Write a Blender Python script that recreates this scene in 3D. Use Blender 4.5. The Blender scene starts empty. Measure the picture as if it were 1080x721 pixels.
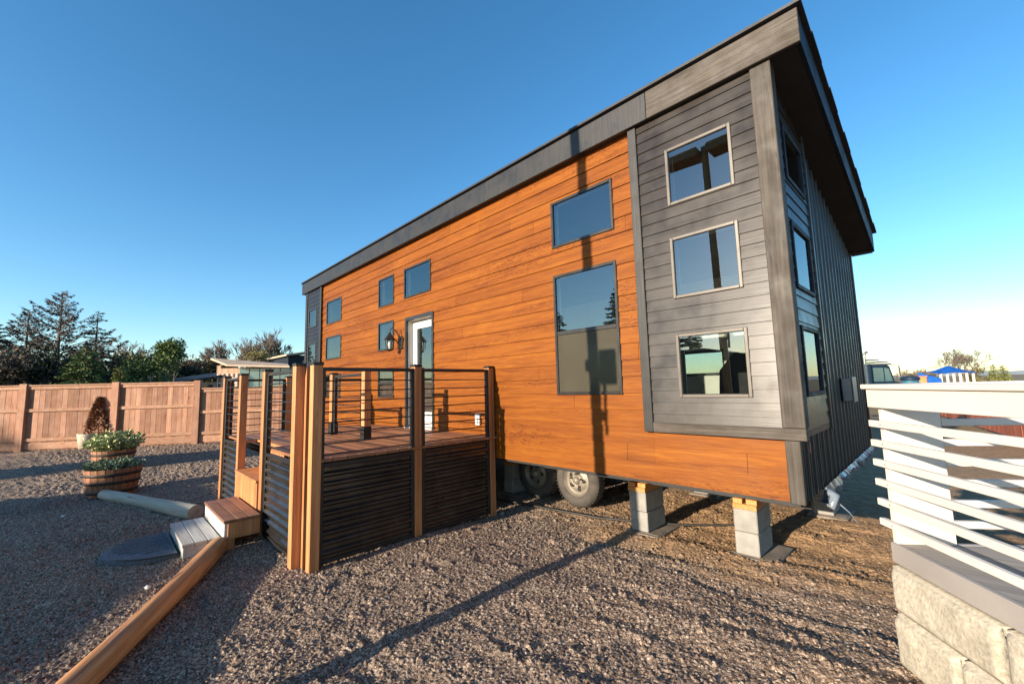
import bpy, bmesh, math, random
import numpy as np
from mathutils import Vector, Matrix, noise as mnoise
random.seed(7)
RNG = np.random.default_rng(11)
SC = bpy.context.scene
COL = SC.collection
PI = math.pi
WORLD_LOC = {}

# ------------------------------------------------------------------ mesh builder
class MB:
    def __init__(self, T=None):
        self.v = []; self.f = []; self.t = []; self.s = []; self.T = T
    def add(self, vs, fs, tint=0.5, smooth=False):
        n = len(self.v)
        if self.T: vs = [self.T(*p) for p in vs]
        self.v += [tuple(p) for p in vs]
        for f in fs:
            self.f.append(tuple(i + n for i in f)); self.t.append(tint); self.s.append(smooth)
    def box(self, x0, x1, y0, y1, z0, z1, bev=0.0, tint=0.5):
        if bev <= 0:
            vs = [(x, y, z) for x in (x0, x1) for y in (y0, y1) for z in (z0, z1)]
            self.add(vs, [(0,1,3,2),(4,6,7,5),(0,4,5,1),(2,3,7,6),(0,2,6,4),(1,5,7,3)], tint); return
        c = [(x0+x1)/2, (y0+y1)/2, (z0+z1)/2]; h = [abs(x1-x0)/2, abs(y1-y0)/2, abs(z1-z0)/2]
        b = min(bev, min(h)*0.9); vs = []; ix = {}
        for sx in (-1,1):
            for sy in (-1,1):
                for sz in (-1,1):
                    s = (sx,sy,sz)
                    for a in range(3):
                        ix[s+(a,)] = len(vs)
                        vs.append(tuple(c[k] + s[k]*(h[k] - (0 if k == a else b)) for k in range(3)))
        fs = []
        for a in range(3):
            o = [k for k in range(3) if k != a]
            for sa in (-1,1):
                q = []
                for (p, r) in ((-1,-1),(1,-1),(1,1),(-1,1)):
                    s = [0,0,0]; s[a] = sa; s[o[0]] = p; s[o[1]] = r; q.append(ix[tuple(s)+(a,)])
                fs.append(tuple(q))
            for p in (-1,1):
                for r in (-1,1):
                    s0 = [0,0,0]; s0[o[0]] = p; s0[o[1]] = r; s0[a] = -1; s1 = list(s0); s1[a] = 1
                    fs.append((ix[tuple(s0)+(o[0],)], ix[tuple(s1)+(o[0],)], ix[tuple(s1)+(o[1],)], ix[tuple(s0)+(o[1],)]))
        for sx in (-1,1):
            for sy in (-1,1):
                for sz in (-1,1): fs.append(tuple(ix[(sx,sy,sz,a)] for a in range(3)))
        self.add(vs, fs, tint)
    def tube(self, pts, radii, n=10, caps=True, tint=0.5, smooth=True, squash=1.0):
        pts = [Vector(p) for p in pts]
        if not isinstance(radii, (list, tuple)): radii = [radii]*len(pts)
        vs = []; fs = []; up = None
        for i, p in enumerate(pts):
            d = (pts[min(i+1, len(pts)-1)] - pts[max(i-1, 0)])
            if d.length < 1e-9: d = Vector((0,0,1))
            d.normalize()
            if up is None:
                up = Vector((0,0,1)) if abs(d.z) < 0.9 else Vector((1,0,0))
            a = d.cross(up)
            if a.length < 1e-6: a = d.cross(Vector((0,1,0)))
            a.normalize(); b = a.cross(d).normalized(); up = b
            for k in range(n):
                th = 2*PI*k/n
                vs.append(tuple(p + a*(math.cos(th)*radii[i]) + b*(math.sin(th)*radii[i]*squash)))
        for i in range(len(pts)-1):
            for k in range(n):
                fs.append((i*n+k, i*n+(k+1)%n, (i+1)*n+(k+1)%n, (i+1)*n+k))
        self.add(vs, fs, tint, smooth)
        if caps:
            m = (len(pts)-1)*n
            self.add(vs[:n], [tuple(range(n))[::-1]], tint); self.add(vs[m:], [tuple(range(n))], tint)
    def lathe(self, prof, c=(0,0,0), n=24, axis='z', tint=0.5, smooth=True):
        vs = []; fs = []
        for (r, h) in prof:
            for k in range(n):
                a = 2*PI*k/n; p, q = r*math.cos(a), r*math.sin(a)
                vs.append({'z': (c[0]+p, c[1]+q, c[2]+h), 'y': (c[0]+p, c[1]+h, c[2]+q), 'x': (c[0]+h, c[1]+p, c[2]+q)}[axis])
        for i in range(len(prof)-1):
            for k in range(n): fs.append((i*n+k, i*n+(k+1)%n, (i+1)*n+(k+1)%n, (i+1)*n+k))
        self.add(vs, fs, tint, smooth)
    def prism(self, poly, a0, a1, axis='x', tint=0.5):
        n = len(poly)
        def m(p, a): return {'x': (a, p[0], p[1]), 'y': (p[0], a, p[1]), 'z': (p[0], p[1], a)}[axis]
        vs = [m(p, a0) for p in poly] + [m(p, a1) for p in poly]
        self.add(vs, [tuple(range(n)), tuple(range(n, 2*n))] + [(i, (i+1)%n, n+(i+1)%n, n+i) for i in range(n)], tint)
    def build(self, name, m, parent=None, recalc=True, kind=None):
        me = bpy.data.meshes.new(name)
        vs = np.array(self.v, dtype=float)
        if parent is None or True:
            lo = vs.min(0); hi = vs.max(0); c = (lo+hi)/2
            if parent is None: c[2] = lo[2]
        me.from_pydata([tuple(p) for p in (vs - c)], [], self.f)
        at = me.attributes.new('tint', 'FLOAT', 'FACE'); at.data.foreach_set('value', np.array(self.t, dtype=np.float32))
        me.polygons.foreach_set('use_smooth', np.array(self.s, dtype=bool))
        if recalc:
            bm = bmesh.new(); bm.from_mesh(me); bmesh.ops.recalc_face_normals(bm, faces=bm.faces); bm.to_mesh(me); bm.free()
        me.materials.append(m)
        o = bpy.data.objects.new(name, me); COL.objects.link(o)
        WORLD_LOC[o.name] = Vector(c)
        if parent is not None:
            o.parent = parent; o.location = Vector(c) - WORLD_LOC[parent.name]
        else: o.location = c
        if kind: o['kind'] = kind
        return o

def tag(o, label, cat, group=None):
    o['label'] = label; o['category'] = cat
    if group: o['group'] = group
    return o
def thing(name, label, cat, loc=(0,0,0), group=None):
    o = bpy.data.objects.new(name, None); COL.objects.link(o); o.empty_display_size = 0.2
    o.location = loc; WORLD_LOC[o.name] = Vector(loc)
    return tag(o, label, cat, group)
def dup(root, loc, rotz=None, label=None, scale=None):
    def cp(o, par):
        c = o.copy(); COL.objects.link(c)
        if par: c.parent = par
        for ch in o.children: cp(ch, c)
        return c
    r = cp(root, None); r.location = loc
    if rotz is not None: r.rotation_euler = (0, 0, rotz)
    if scale: r.scale = (scale,)*3
    if label: r['label'] = label
    return r

# ------------------------------------------------------------------ materials
def nodes(name):
    m = bpy.data.materials.new(name); m.use_nodes = True
    nt = m.node_tree; b = nt.nodes['Principled BSDF']
    return m, nt, b
def N(nt, typ, **kw):
    n = nt.nodes.new(typ)
    for k, v in kw.items():
        if k.startswith('i_'): n.inputs[k[2:].replace('_', ' ')].default_value = v
        else: setattr(n, k, v)
    return n
def ramp(nt, src, stops):
    r = nt.nodes.new('ShaderNodeValToRGB'); e = r.color_ramp.elements
    while len(e) < len(stops): e.new(0.5)
    for el, (p, c) in zip(e, stops):
        el.position = p; el.color = (*c, 1) if len(c) == 3 else c
    nt.links.new(src, r.inputs[0]); return r.outputs[0]
def mul(nt, a, b, fac=1.0, typ='MULTIPLY'):
    x = nt.nodes.new('ShaderNodeMix'); x.data_type = 'RGBA'; x.blend_type = typ; x.inputs[0].default_value = fac
    for s, i in ((a, 6), (b, 7)):
        if isinstance(s, (tuple, list)): x.inputs[i].default_value = (*s, 1)
        else: nt.links.new(s, x.inputs[i])
    return x.outputs[2]
def noise(nt, scale=(1,1,1), sc=1.0, detail=4, dist=0.0, rough=0.55, rnd=True, coord='Object'):
    tc = nt.nodes.new('ShaderNodeTexCoord'); mp = nt.nodes.new('ShaderNodeMapping')
    mp.inputs['Scale'].default_value = scale
    nt.links.new(tc.outputs[coord], mp.inputs[0])
    if rnd:
        oi = nt.nodes.new('ShaderNodeObjectInfo'); ml = N(nt, 'ShaderNodeMath', operation='MULTIPLY'); ml.inputs[1].default_value = 37.0
        nt.links.new(oi.outputs['Random'], ml.inputs[0]); cx = nt.nodes.new('ShaderNodeCombineXYZ')
        for k in range(3): nt.links.new(ml.outputs[0], cx.inputs[k])
        nt.links.new(cx.outputs[0], mp.inputs['Location'])
    n = nt.nodes.new('ShaderNodeTexNoise'); n.inputs['Scale'].default_value = sc
    n.inputs['Detail'].default_value = detail; n.inputs['Distortion'].default_value = dist; n.inputs['Roughness'].default_value = rough
    nt.links.new(mp.outputs[0], n.inputs['Vector'])
    return n.outputs[0]
def bump(nt, b, src, strength=0.3, dist=0.01, prev=None):
    n = nt.nodes.new('ShaderNodeBump'); n.inputs['Strength'].default_value = strength; n.inputs['Distance'].default_value = dist
    nt.links.new(src, n.inputs['Height'])
    if prev is not None: nt.links.new(prev, n.inputs['Normal'])
    nt.links.new(n.outputs[0], b.inputs['Normal']); return n.outputs[0]
def tintmul(nt, col, lo, hi):
    a = nt.nodes.new('ShaderNodeAttribute'); a.attribute_name = 'tint'
    return mul(nt, col, ramp(nt, a.outputs['Fac'], [(0, lo), (1, hi)]))
def rough_var(nt, b, lo, hi, sc=4.0):
    n = noise(nt, (1,1,1), sc, 3); r = nt.nodes.new('ShaderNodeMapRange')
    r.inputs['To Min'].default_value = lo; r.inputs['To Max'].default_value = hi
    r.inputs['From Min'].default_value = 0.3; r.inputs['From Max'].default_value = 0.7
    nt.links.new(n, r.inputs[0]); nt.links.new(r.outputs[0], b.inputs['Roughness'])

def plain(name, c, rough=0.5, metal=0.0, var=0.18, sc=6.0, bmp=0.1, bsc=60.0, spec=0.5, stretch=(1,1,1), tint=0.0):
    m, nt, b = nodes(name)
    lo = tuple(x*(1-var) for x in c); hi = tuple(min(1, x*(1+var)) for x in c)
    col = ramp(nt, noise(nt, stretch, sc, 5), [(0.3, lo), (0.7, hi)])
    if tint: col = tintmul(nt, col, (1-tint,)*3, (1+tint,)*3)
    nt.links.new(col, b.inputs['Base Color'])
    b.inputs['Metallic'].default_value = metal; b.inputs['Specular IOR Level'].default_value = spec
    rough_var(nt, b, max(0.02, rough*0.8), min(1, rough*1.2))
    if bmp: bump(nt, b, noise(nt, stretch, bsc, 3), bmp, 0.004)
    return m
def wood(name, dark, mid, light, axis='x', rough=0.55, tint=0.15, fine=1.0, bmp=0.3, knots=True, streak=None, weather=None):
    """grain runs along the axis"""
    m, nt, b = nodes(name)
    lo, hi = 0.6*fine, 14*fine
    s = {'x': (lo,hi,hi), 'y': (hi,lo,hi), 'z': (hi,hi,lo)}[axis]
    g1 = noise(nt, s, 1.0, 6, 0.6, 0.65)
    col = ramp(nt, g1, [(0.28, dark), (0.5, mid), (0.72, light)])
    s2 = {'x': (2.5,60,60), 'y': (60,2.5,60), 'z': (60,60,2.5)}[axis]
    g2 = noise(nt, s2, 1.0, 3, 0.3)
    col = mul(nt, col, ramp(nt, g2, [(0.3, (0.72,0.68,0.64)), (0.65, (1.05,1.05,1.05))]), 0.8)
    if knots:
        s3 = {'x': (1.1,7,7), 'y': (7,1.1,7), 'z': (7,7,1.1)}[axis]
        g3 = noise(nt, s3, 1.0, 2, 2.2)
        col = mul(nt, col, ramp(nt, g3, [(0.66, (1,1,1)), (0.74, streak or (0.55,0.42,0.36))]), 0.9)
    if weather:
        col = mul(nt, col, ramp(nt, noise(nt, (1,1,1), 2.2, 5), [(0.42, (1,1,1)), (0.62, weather)]), 1.0)
    if tint: col = tintmul(nt, col, (1-tint*1.1, 1-tint*1.3, 1-tint*1.5), (1+tint, 1+tint, 1+tint))
    oi = nt.nodes.new('ShaderNodeObjectInfo')
    col = mul(nt, col, ramp(nt, oi.outputs['Random'], [(0, (0.88,0.86,0.85)), (1, (1.08,1.07,1.06))]))
    nt.links.new(col, b.inputs['Base Color'])
    rough_var(nt, b, rough*0.8, min(1, rough*1.25), 5)
    p = bump(nt, b, g1, bmp, 0.004); bump(nt, b, g2, bmp, 0.002, p)
    return m

M = {}
# printed-cedar siding
def cedar():
    m, nt, b = nodes('cedar_siding')
    g1 = noise(nt, (0.9,1,16), 1.0, 6, 0.8, 0.65, False)
    col = ramp(nt, g1, [(0.24, (0.099,0.02237,0.002079)), (0.42, (0.1815,0.05071,0.003564)), (0.60, (0.2277,0.07011,0.005049)), (0.8, (0.2706,0.09695,0.008316))])
    g2 = noise(nt, (5,1,120), 1.0, 3, 0.4, 0.6, False)
    col = mul(nt, col, ramp(nt, g2, [(0.3, (0.66,0.60,0.56)), (0.62, (1.05,1.05,1.05))]), 0.75)
    # dark cathedral grain dashes, in bands
    g3 = noise(nt, (8,1,70), 1.0, 3, 2.5, 0.6, False); g4 = noise(nt, (0.35,1,3.4), 1.0, 2, 0.5, 0.5, False)
    mk = N(nt, 'ShaderNodeMath', operation='MULTIPLY')
    nt.links.new(ramp(nt, g3, [(0.53, (0,0,0)), (0.60, (1,1,1))]), mk.inputs[0])
    nt.links.new(ramp(nt, g4, [(0.50, (0,0,0)), (0.60, (1,1,1))]), mk.inputs[1])
    x = nt.nodes.new('ShaderNodeMix'); x.data_type = 'RGBA'; x.blend_type = 'MULTIPLY'
    nt.links.new(mk.outputs[0], x.inputs[0]); nt.links.new(col, x.inputs[6]); x.inputs[7].default_value = (0.40,0.24,0.20,1)
    col = tintmul(nt, x.outputs[2], (0.92,0.89,0.87), (1.07,1.08,1.09))
    nt.links.new(col, b.inputs['Base Color'])
    rough_var(nt, b, 0.5, 0.65, 3); b.inputs['Specular IOR Level'].default_value = 0.18
    p = bump(nt, b, g1, 0.25, 0.004); bump(nt, b, g2, 0.35, 0.0015, p)
    return m
M['cedar'] = cedar()
M['grey_lap'] = wood('grey_siding', (0.0167,0.0127,0.009526), (0.02211,0.01694,0.0127), (0.02948,0.02258,0.01724), 'x', 0.36, 0.22, 1.0, 0.25, False)
M['trim_h'] = wood('grey_trim_horizontal', (0.0255,0.02025,0.01575), (0.06,0.04875,0.0375), (0.1125,0.09375,0.07425), 'x', 0.7, 0, 2.2, 0.9, True, (0.2625,0.2325,0.21))
M['trim_v'] = wood('grey_trim_upright', (0.0255,0.02025,0.01575), (0.0525,0.0435,0.0345), (0.09375,0.07875,0.063), 'z', 0.7, 0, 2.2, 0.9, True, (0.2625,0.2325,0.21))
M['trim_dark'] = wood('dark_trim', (0.01001,0.009555,0.009555), (0.01456,0.01411,0.01411), (0.02093,0.02048,0.02002), 'z', 0.5, 0, 1.2, 0.4, False)
M['ribbed'] = plain('black_ribbed_metal', (0.018,0.0185,0.020), 0.42, 0.0, 0.2, 3, 0.05, 40, 0.6)
M['soffit'] = plain('soffit_board', (0.020,0.016,0.014), 0.7, 0, 0.25, 8, 0.2, 40)
M['roofing'] = plain('roofing_black', (0.020,0.020,0.022), 0.55, 0, 0.3, 20, 0.3, 90)
M['frame_dark'] = plain('window_frame_bronze', (0.030,0.028,0.027), 0.35, 0.3, 0.15, 8, 0.05)
M['frame_sunlit'] = plain('window_frame_sunlit_bronze', (0.0935,0.07975,0.066), 0.4, 0.1, 0.12, 8, 0.05)  # bronze frames with the sun's highlight put into a lighter base colour
M['black_metal'] = plain('black_rail_metal', (0.018,0.017,0.017), 0.42, 0.2, 0.25, 12, 0.08, 60)
M['corrugated'] = plain('black_corrugated_metal', (0.070,0.064,0.058), 0.24, 0.75, 0.35, 5, 0.06, 30, 0.7, (1,1,1))
M['white_paint'] = plain('white_paint', (0.624,0.608,0.576), 0.45, 0, 0.05, 4, 0.06, 30)
M['jamb'] = plain('jamb_grey', (0.416,0.392,0.36), 0.5, 0, 0.06, 4, 0.05)
M['interior'] = plain('interior_wall', (0.7425,0.7155,0.648), 0.7, 0, 0.05, 3, 0)
M['floorboard'] = wood('interior_floor', (0.16,0.10,0.06), (0.24,0.16,0.10), (0.3,0.21,0.14), 'x', 0.5, 0.1)
M['chassis'] = plain('chassis_black', (0.022,0.021,0.020), 0.6, 0.2, 0.3, 6, 0.2)
M['rubber'] = plain('tyre_rubber', (0.060,0.052,0.044), 0.85, 0, 0.35, 9, 0.3, 60)
M['rim'] = plain('wheel_rim', (0.21,0.182,0.147), 0.5, 0.3, 0.2, 12, 0.1)
M['concrete'] = plain('concrete_block', (0.2448,0.2346,0.2142), 0.9, 0, 0.18, 7, 0.6, 120)
M['shim'] = wood('shim_lumber', (0.40,0.17,0.05), (0.52,0.24,0.075), (0.60,0.31,0.11), 'y', 0.7, 0.1)
M['grey_pad'] = plain('pad_board', (0.17,0.14,0.11), 0.85, 0, 0.3, 8, 0.4, 60)
M['deck'] = wood('deck_board', (0.20,0.085,0.038), (0.33,0.145,0.065), (0.42,0.20,0.095), 'x', 0.55, 0.16, 1.0, 0.3)
M['post'] = wood('cedar_post', (0.3062,0.1119,0.04004), (0.4946,0.2061,0.07301), (0.6241,0.2885,0.1178), 'z', 0.55, 0.08, 1.0, 0.35)
M['step_red'] = wood('step_board', (0.17,0.075,0.04), (0.28,0.13,0.07), (0.37,0.19,0.11), 'x', 0.55, 0.12, 1.0, 0.35, True, None, (0.72,0.74,0.78))
M['step_grey'] = wood('weathered_step', (0.30,0.30,0.29), (0.42,0.42,0.40), (0.52,0.52,0.50), 'x', 0.8, 0.1, 1.0, 0.3, False)
M['mat'] = plain('rubber_mat', (0.085,0.095,0.11), 0.7, 0, 0.3, 6, 0.5, 30, 0.5, (1,12,1))
M['log_brown'] = wood('peeled_log', (0.17,0.066,0.024), (0.46,0.215,0.080), (0.62,0.36,0.16), 'x', 0.65, 0, 0.9, 0.9, True, (0.35,0.25,0.2))
M['log_grey'] = wood('weathered_log', (0.26,0.24,0.20), (0.38,0.35,0.28), (0.48,0.44,0.36), 'x', 0.85, 0, 0.6, 0.5)
M['fence'] = wood('fence_cedar', (0.33,0.16,0.092), (0.387,0.2021,0.1247), (0.4644,0.2666,0.172), 'z', 0.75, 0.26, 1.0, 0.3, True, None, (0.90,0.88,0.86))
M['fence_h'] = wood('fence_rail_cedar', (0.3096,0.1548,0.0903), (0.4042,0.2193,0.1333), (0.4816,0.2838,0.1849), 'x', 0.75, 0.08)
M['barrel'] = wood('barrel_oak', (0.17,0.07,0.035), (0.30,0.13,0.06), (0.42,0.21,0.10), 'z', 0.65, 0.2, 1.0, 0.4)
M['hoop'] = plain('barrel_hoop', (0.045,0.04,0.036), 0.6, 0.6, 0.4, 20, 0.2)
M['soil'] = plain('potting_soil', (0.035,0.025,0.018), 0.95, 0, 0.4, 20, 0.8, 90)
M['pot'] = plain('pale_pot', (0.46,0.40,0.31), 0.8, 0, 0.15, 8, 0.3)
M['rail_white'] = plain('white_rail_paint', (0.602,0.5418,0.473), 0.5, 0, 0.05, 3, 0.1, 40)
M['rail_grey'] = plain('grey_fascia', (0.27,0.245,0.225), 0.6, 0, 0.1, 3, 0.1, 40)
M['deck_grey'] = wood('grey_decking', (0.20,0.19,0.18), (0.28,0.265,0.25), (0.35,0.335,0.315), 'x', 0.7, 0.1)
def stone():
    m, nt, b = nodes('cast_stone')
    n1 = noise(nt, (1,1,1), 3.0, 8, 0.3, 0.65); n2 = noise(nt, (1,1,1), 60, 4); n3 = noise(nt, (1,1,1), 16, 6, 0.5, 0.7)
    col = ramp(nt, n1, [(0.3, (0.2916,0.2576,0.198)), (0.5, (0.3996,0.3584,0.282)), (0.7, (0.4968,0.448,0.36))])
    col = mul(nt, col, ramp(nt, n2, [(0.3, (0.7,0.68,0.64)), (0.6, (1.06,1.06,1.06))]), 0.9)
    nt.links.new(col, b.inputs['Base Color']); b.inputs['Roughness'].default_value = 0.95
    p = bump(nt, b, n3, 0.7, 0.012); bump(nt, b, n2, 0.6, 0.004, p)
    return m
M['stone'] = stone()
M['plastic'] = plain('loose_plastic_sheet', (0.16,0.19,0.23), 0.18, 0, 0.3, 9, 0.4, 25, 0.8)
M['pipe'] = plain('white_pipe', (0.62,0.62,0.6), 0.4)
M['grey_box'] = plain('grey_utility_box', (0.20,0.21,0.22), 0.4, 0.2)
M['cable'] = plain('black_cable', (0.02,0.018,0.016), 0.6)
M['lamp_metal'] = plain('lamp_black_metal', (0.03,0.024,0.02), 0.4, 0.5)
M['sticker'] = plain('pink_sticker', (0.45,0.16,0.12), 0.6)
def glass(name, tint=(0.84,0.88,0.86), ior=3.0, rough=0.0, body=0.0):
    m = bpy.data.materials.new(name); m.use_nodes = True; nt = m.node_tree; nt.nodes.clear()
    out = nt.nodes.new('ShaderNodeOutputMaterial'); fr = N(nt, 'ShaderNodeFresnel'); fr.inputs['IOR'].default_value = ior
    t = nt.nodes.new('ShaderNodeBsdfTransparent'); t.inputs[0].default_value = (*tint, 1)
    g = nt.nodes.new('ShaderNodeBsdfGlossy'); g.inputs['Roughness'].default_value = rough; g.inputs[0].default_value = (0.74,0.78,0.77,1)
    mx = nt.nodes.new('ShaderNodeMixShader'); base = t.outputs[0]
    if body:
        d = nt.nodes.new('ShaderNodeBsdfDiffuse'); d.inputs[0].default_value = (0.075,0.066,0.048,1)
        m0 = nt.nodes.new('ShaderNodeMixShader'); m0.inputs[0].default_value = body
        nt.links.new(t.outputs[0], m0.inputs[1]); nt.links.new(d.outputs[0], m0.inputs[2]); base = m0.outputs[0]
    ge = nt.nodes.new('ShaderNodeNewGeometry'); iv = N(nt, 'ShaderNodeMath', operation='SUBTRACT'); iv.inputs[0].default_value = 1.0; nt.links.new(ge.outputs['Backfacing'], iv.inputs[1])
    mf = N(nt, 'ShaderNodeMath', operation='MULTIPLY'); nt.links.new(fr.outputs[0], mf.inputs[0]); nt.links.new(iv.outputs[0], mf.inputs[1])
    nt.links.new(mf.outputs[0], mx.inputs[0]); nt.links.new(base, mx.inputs[1]); nt.links.new(g.outputs[0], mx.inputs[2])
    nt.links.new(mx.outputs[0], out.inputs[0]); return m
M['glass'] = glass('window_glass')
M['lamp_glass'] = glass('lamp_glass', (0.9,0.9,0.88), 1.5, 0.1, 0.0)
M['screen'] = glass('insect_screen', (0.5,0.5,0.48), 1.25, 0.25, 0.72)
def leafmat(name, c1, c2, c3):
    m, nt, b = nodes(name)
    a = nt.nodes.new('ShaderNodeAttribute'); a.attribute_name = 'tint'
    col = ramp(nt, a.outputs['Fac'], [(0, c1), (0.5, c2), (1, c3)])
    col = mul(nt, col, ramp(nt, noise(nt, (1,1,1), 1.5, 4), [(0.35, (0.75,0.75,0.75)), (0.65, (1.2,1.2,1.2))]))
    nt.links.new(col, b.inputs['Base Color']); b.inputs['Roughness'].default_value = 0.75
    b.inputs['Specular IOR Level'].default_value = 0.25
    return m
M['needle_dark'] = leafmat('dark_needles', (0.018,0.022,0.015), (0.035,0.043,0.025), (0.069,0.069,0.037))
M['needle_brown'] = leafmat('brownish_needles', (0.045,0.036,0.027), (0.078,0.060,0.042), (0.128,0.090,0.060))
M['needle_green'] = leafmat('green_needles', (0.042,0.065,0.023), (0.091,0.133,0.042), (0.180,0.218,0.068))
M['leaf_olive'] = leafmat('olive_leaves', (0.076,0.068,0.027), (0.136,0.119,0.044), (0.221,0.187,0.071))
M['leaf_lime'] = leafmat('lime_leaves', (0.120,0.144,0.024), (0.204,0.228,0.042), (0.300,0.300,0.072))
M['leaf_rust'] = leafmat('rust_leaves', (0.102,0.042,0.022), (0.180,0.074,0.036), (0.264,0.120,0.060))
M['leaf_pale'] = leafmat('pale_variegated_leaves', (0.1275,0.1812,0.075), (0.3187,0.3612,0.1487), (0.765,0.7437,0.4037))
M['leaf_blue'] = leafmat('blue_green_leaves', (0.0741,0.1235,0.0793), (0.1482,0.2106,0.1352), (0.2717,0.3211,0.1976))
M['bark'] = plain('bark', (0.085,0.066,0.050), 0.9, 0, 0.35, 8, 0.6, 30)
M['bark_pale'] = plain('pale_bark', (0.24,0.20,0.165), 0.9, 0, 0.3, 8, 0.6, 30)
M['twig'] = plain('bare_twigs', (0.16,0.125,0.10), 0.9, 0, 0.3, 8, 0)
M['roof_tan'] = plain('tan_metal_roof', (0.50,0.37,0.26), 0.95, 0.0, 0.12, 2, 0.05, 40, 0.1)
M['wall_tan'] = wood('tan_wall', (0.36,0.23,0.15), (0.45,0.30,0.20), (0.52,0.37,0.26), 'z', 0.8, 0.1)
M['wall_blue'] = plain('blue_grey_wall', (0.014,0.019,0.029), 0.6, 0, 0.12, 3, 0.1, 20, 0.2)
M['dark_window'] = plain('dark_window_glass', (0.02,0.03,0.035), 0.05, 0, 0.2, 2, 0, 10, 0.9)
M['teal_glass'] = plain('teal_window_glass', (0.06,0.12,0.13), 0.06, 0, 0.2, 1, 0, 10, 1.0)
M['rust_wall'] = wood('rust_red_boards', (0.24,0.060,0.028), (0.34,0.090,0.042), (0.42,0.13,0.065), 'z', 0.7, 0.2)
M['rust_cap'] = wood('rust_red_cap', (0.28,0.070,0.03), (0.38,0.105,0.048), (0.46,0.15,0.07), 'x', 0.7, 0.1)
M['blue_tarp'] = plain('blue_tarp', (0.008,0.075,0.30), 0.8, 0, 0.2, 3, 0.3, 8, 0.15)
M['truck_paint'] = plain('dark_blue_truck_paint', (0.008,0.022,0.042), 0.5, 0.0, 0.2, 3, 0, 10, 0.25)
M['truck_grey'] = plain('truck_grey_metal', (0.16,0.155,0.15), 0.35, 0.5)
M['blue_plastic'] = plain('teal_drum_plastic', (0.03,0.12,0.17), 0.45)
M['orange_board'] = plain('orange_board', (0.52,0.17,0.05), 0.6)
M['armchair'] = plain('armchair_fabric', (0.035,0.033,0.036), 0.9, 0, 0.2, 9, 0.2)
M['lamp_pole_wood'] = wood('pole_timber', (0.22,0.14,0.07), (0.32,0.21,0.11), (0.42,0.29,0.16), 'z', 0.8, 0)

# ------------------------------------------------------------------ ground (one sheet)
def axis_coords(lo, hi, step, lim, growth=1.06, mid=None):
    c = list(np.arange(lo, hi, step)); s = step; x = c[-1]
    while x < lim[1]: s *= growth; x += s; c.append(x)
    s = step; x = c[0]; pre = []
    while x > lim[0]:
        s = s*growth if not mid or x < mid[0] else min(s*growth, mid[1])
        x -= s; pre.append(x)
    return np.array(pre[::-1] + c)
def vnoise(X, Y, sc, seed):
    x = X*sc; y = Y*sc; xi = np.floor(x).astype(np.int64); yi = np.floor(y).astype(np.int64); fx = x-xi; fy = y-yi
    fx = fx*fx*(3-2*fx); fy = fy*fy*(3-2*fy)
    def h(a, b):
        n = (a*374761393 + b*668265263 + seed*974711) & 0x7fffffff
        n = ((n ^ (n >> 13))*1274126177) & 0x7fffffff
        return ((n ^ (n >> 16)) & 0xffff)/65535.0
    return (h(xi,yi)*(1-fx)+h(xi+1,yi)*fx)*(1-fy) + (h(xi,yi+1)*(1-fx)+h(xi+1,yi+1)*fx)*fy
def stones(X, Y, cell, seed):
    xi = np.floor(X/cell).astype(np.int64); yi = np.floor(Y/cell).astype(np.int64); best = np.zeros_like(X)
    def h(a, b, s):
        n = (a*374761393 + b*668265263 + s*974711) & 0x7fffffff
        n = ((n ^ (n >> 13))*1274126177) & 0x7fffffff
        return ((n ^ (n >> 16)) & 0xffff)/65535.0
    for dx in (-1,0,1):
        for dy in (-1,0,1):
            a = xi+dx; b = yi+dy
            px = (a + h(a,b,seed))*cell; py = (b + h(a,b,seed+1))*cell; r = cell*(0.40+0.5*h(a,b,seed+2))
            an = h(a,b,seed+3)*PI; ex = 0.65+0.35*h(a,b,seed+4)
            ux = (X-px)*np.cos(an)+(Y-py)*np.sin(an); uy = (-(X-px)*np.sin(an)+(Y-py)*np.cos(an))/ex
            q = 1-(ux*ux+uy*uy)/(r*r)
            hh = h(a,b,seed+5)
            best = np.maximum(best, np.where(q > 0, np.sqrt(np.clip(q,0,1))*r*(0.30+0.6*hh) + r*1.1*(hh**3), 0))
    return best
def ground_height(X, Y):
    z = (vnoise(X,Y,0.9,3)-0.5)*0.035 + (vnoise(X,Y,2.6,5)-0.5)*0.018
    # ruts left by wheels, running out from beneath the house towards the viewer's right
    rx = X + 0.35*Y; ry = Y - 0.10*X
    rut = (vnoise(rx*0.45, ry*3.6, 1.0, 9)-0.5)*0.055 + (vnoise(rx*0.9, ry*8, 1.0, 10)-0.5)*0.025
    w = np.clip((X+2.4)/1.2,0,1)*np.clip((Y+3.2)/0.8,0,1)*np.clip((5-Y)/1,0,1)
    z = z + rut*w
    z = z + 0.15*np.clip((-9-X)/7,0,1)
    return z
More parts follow.
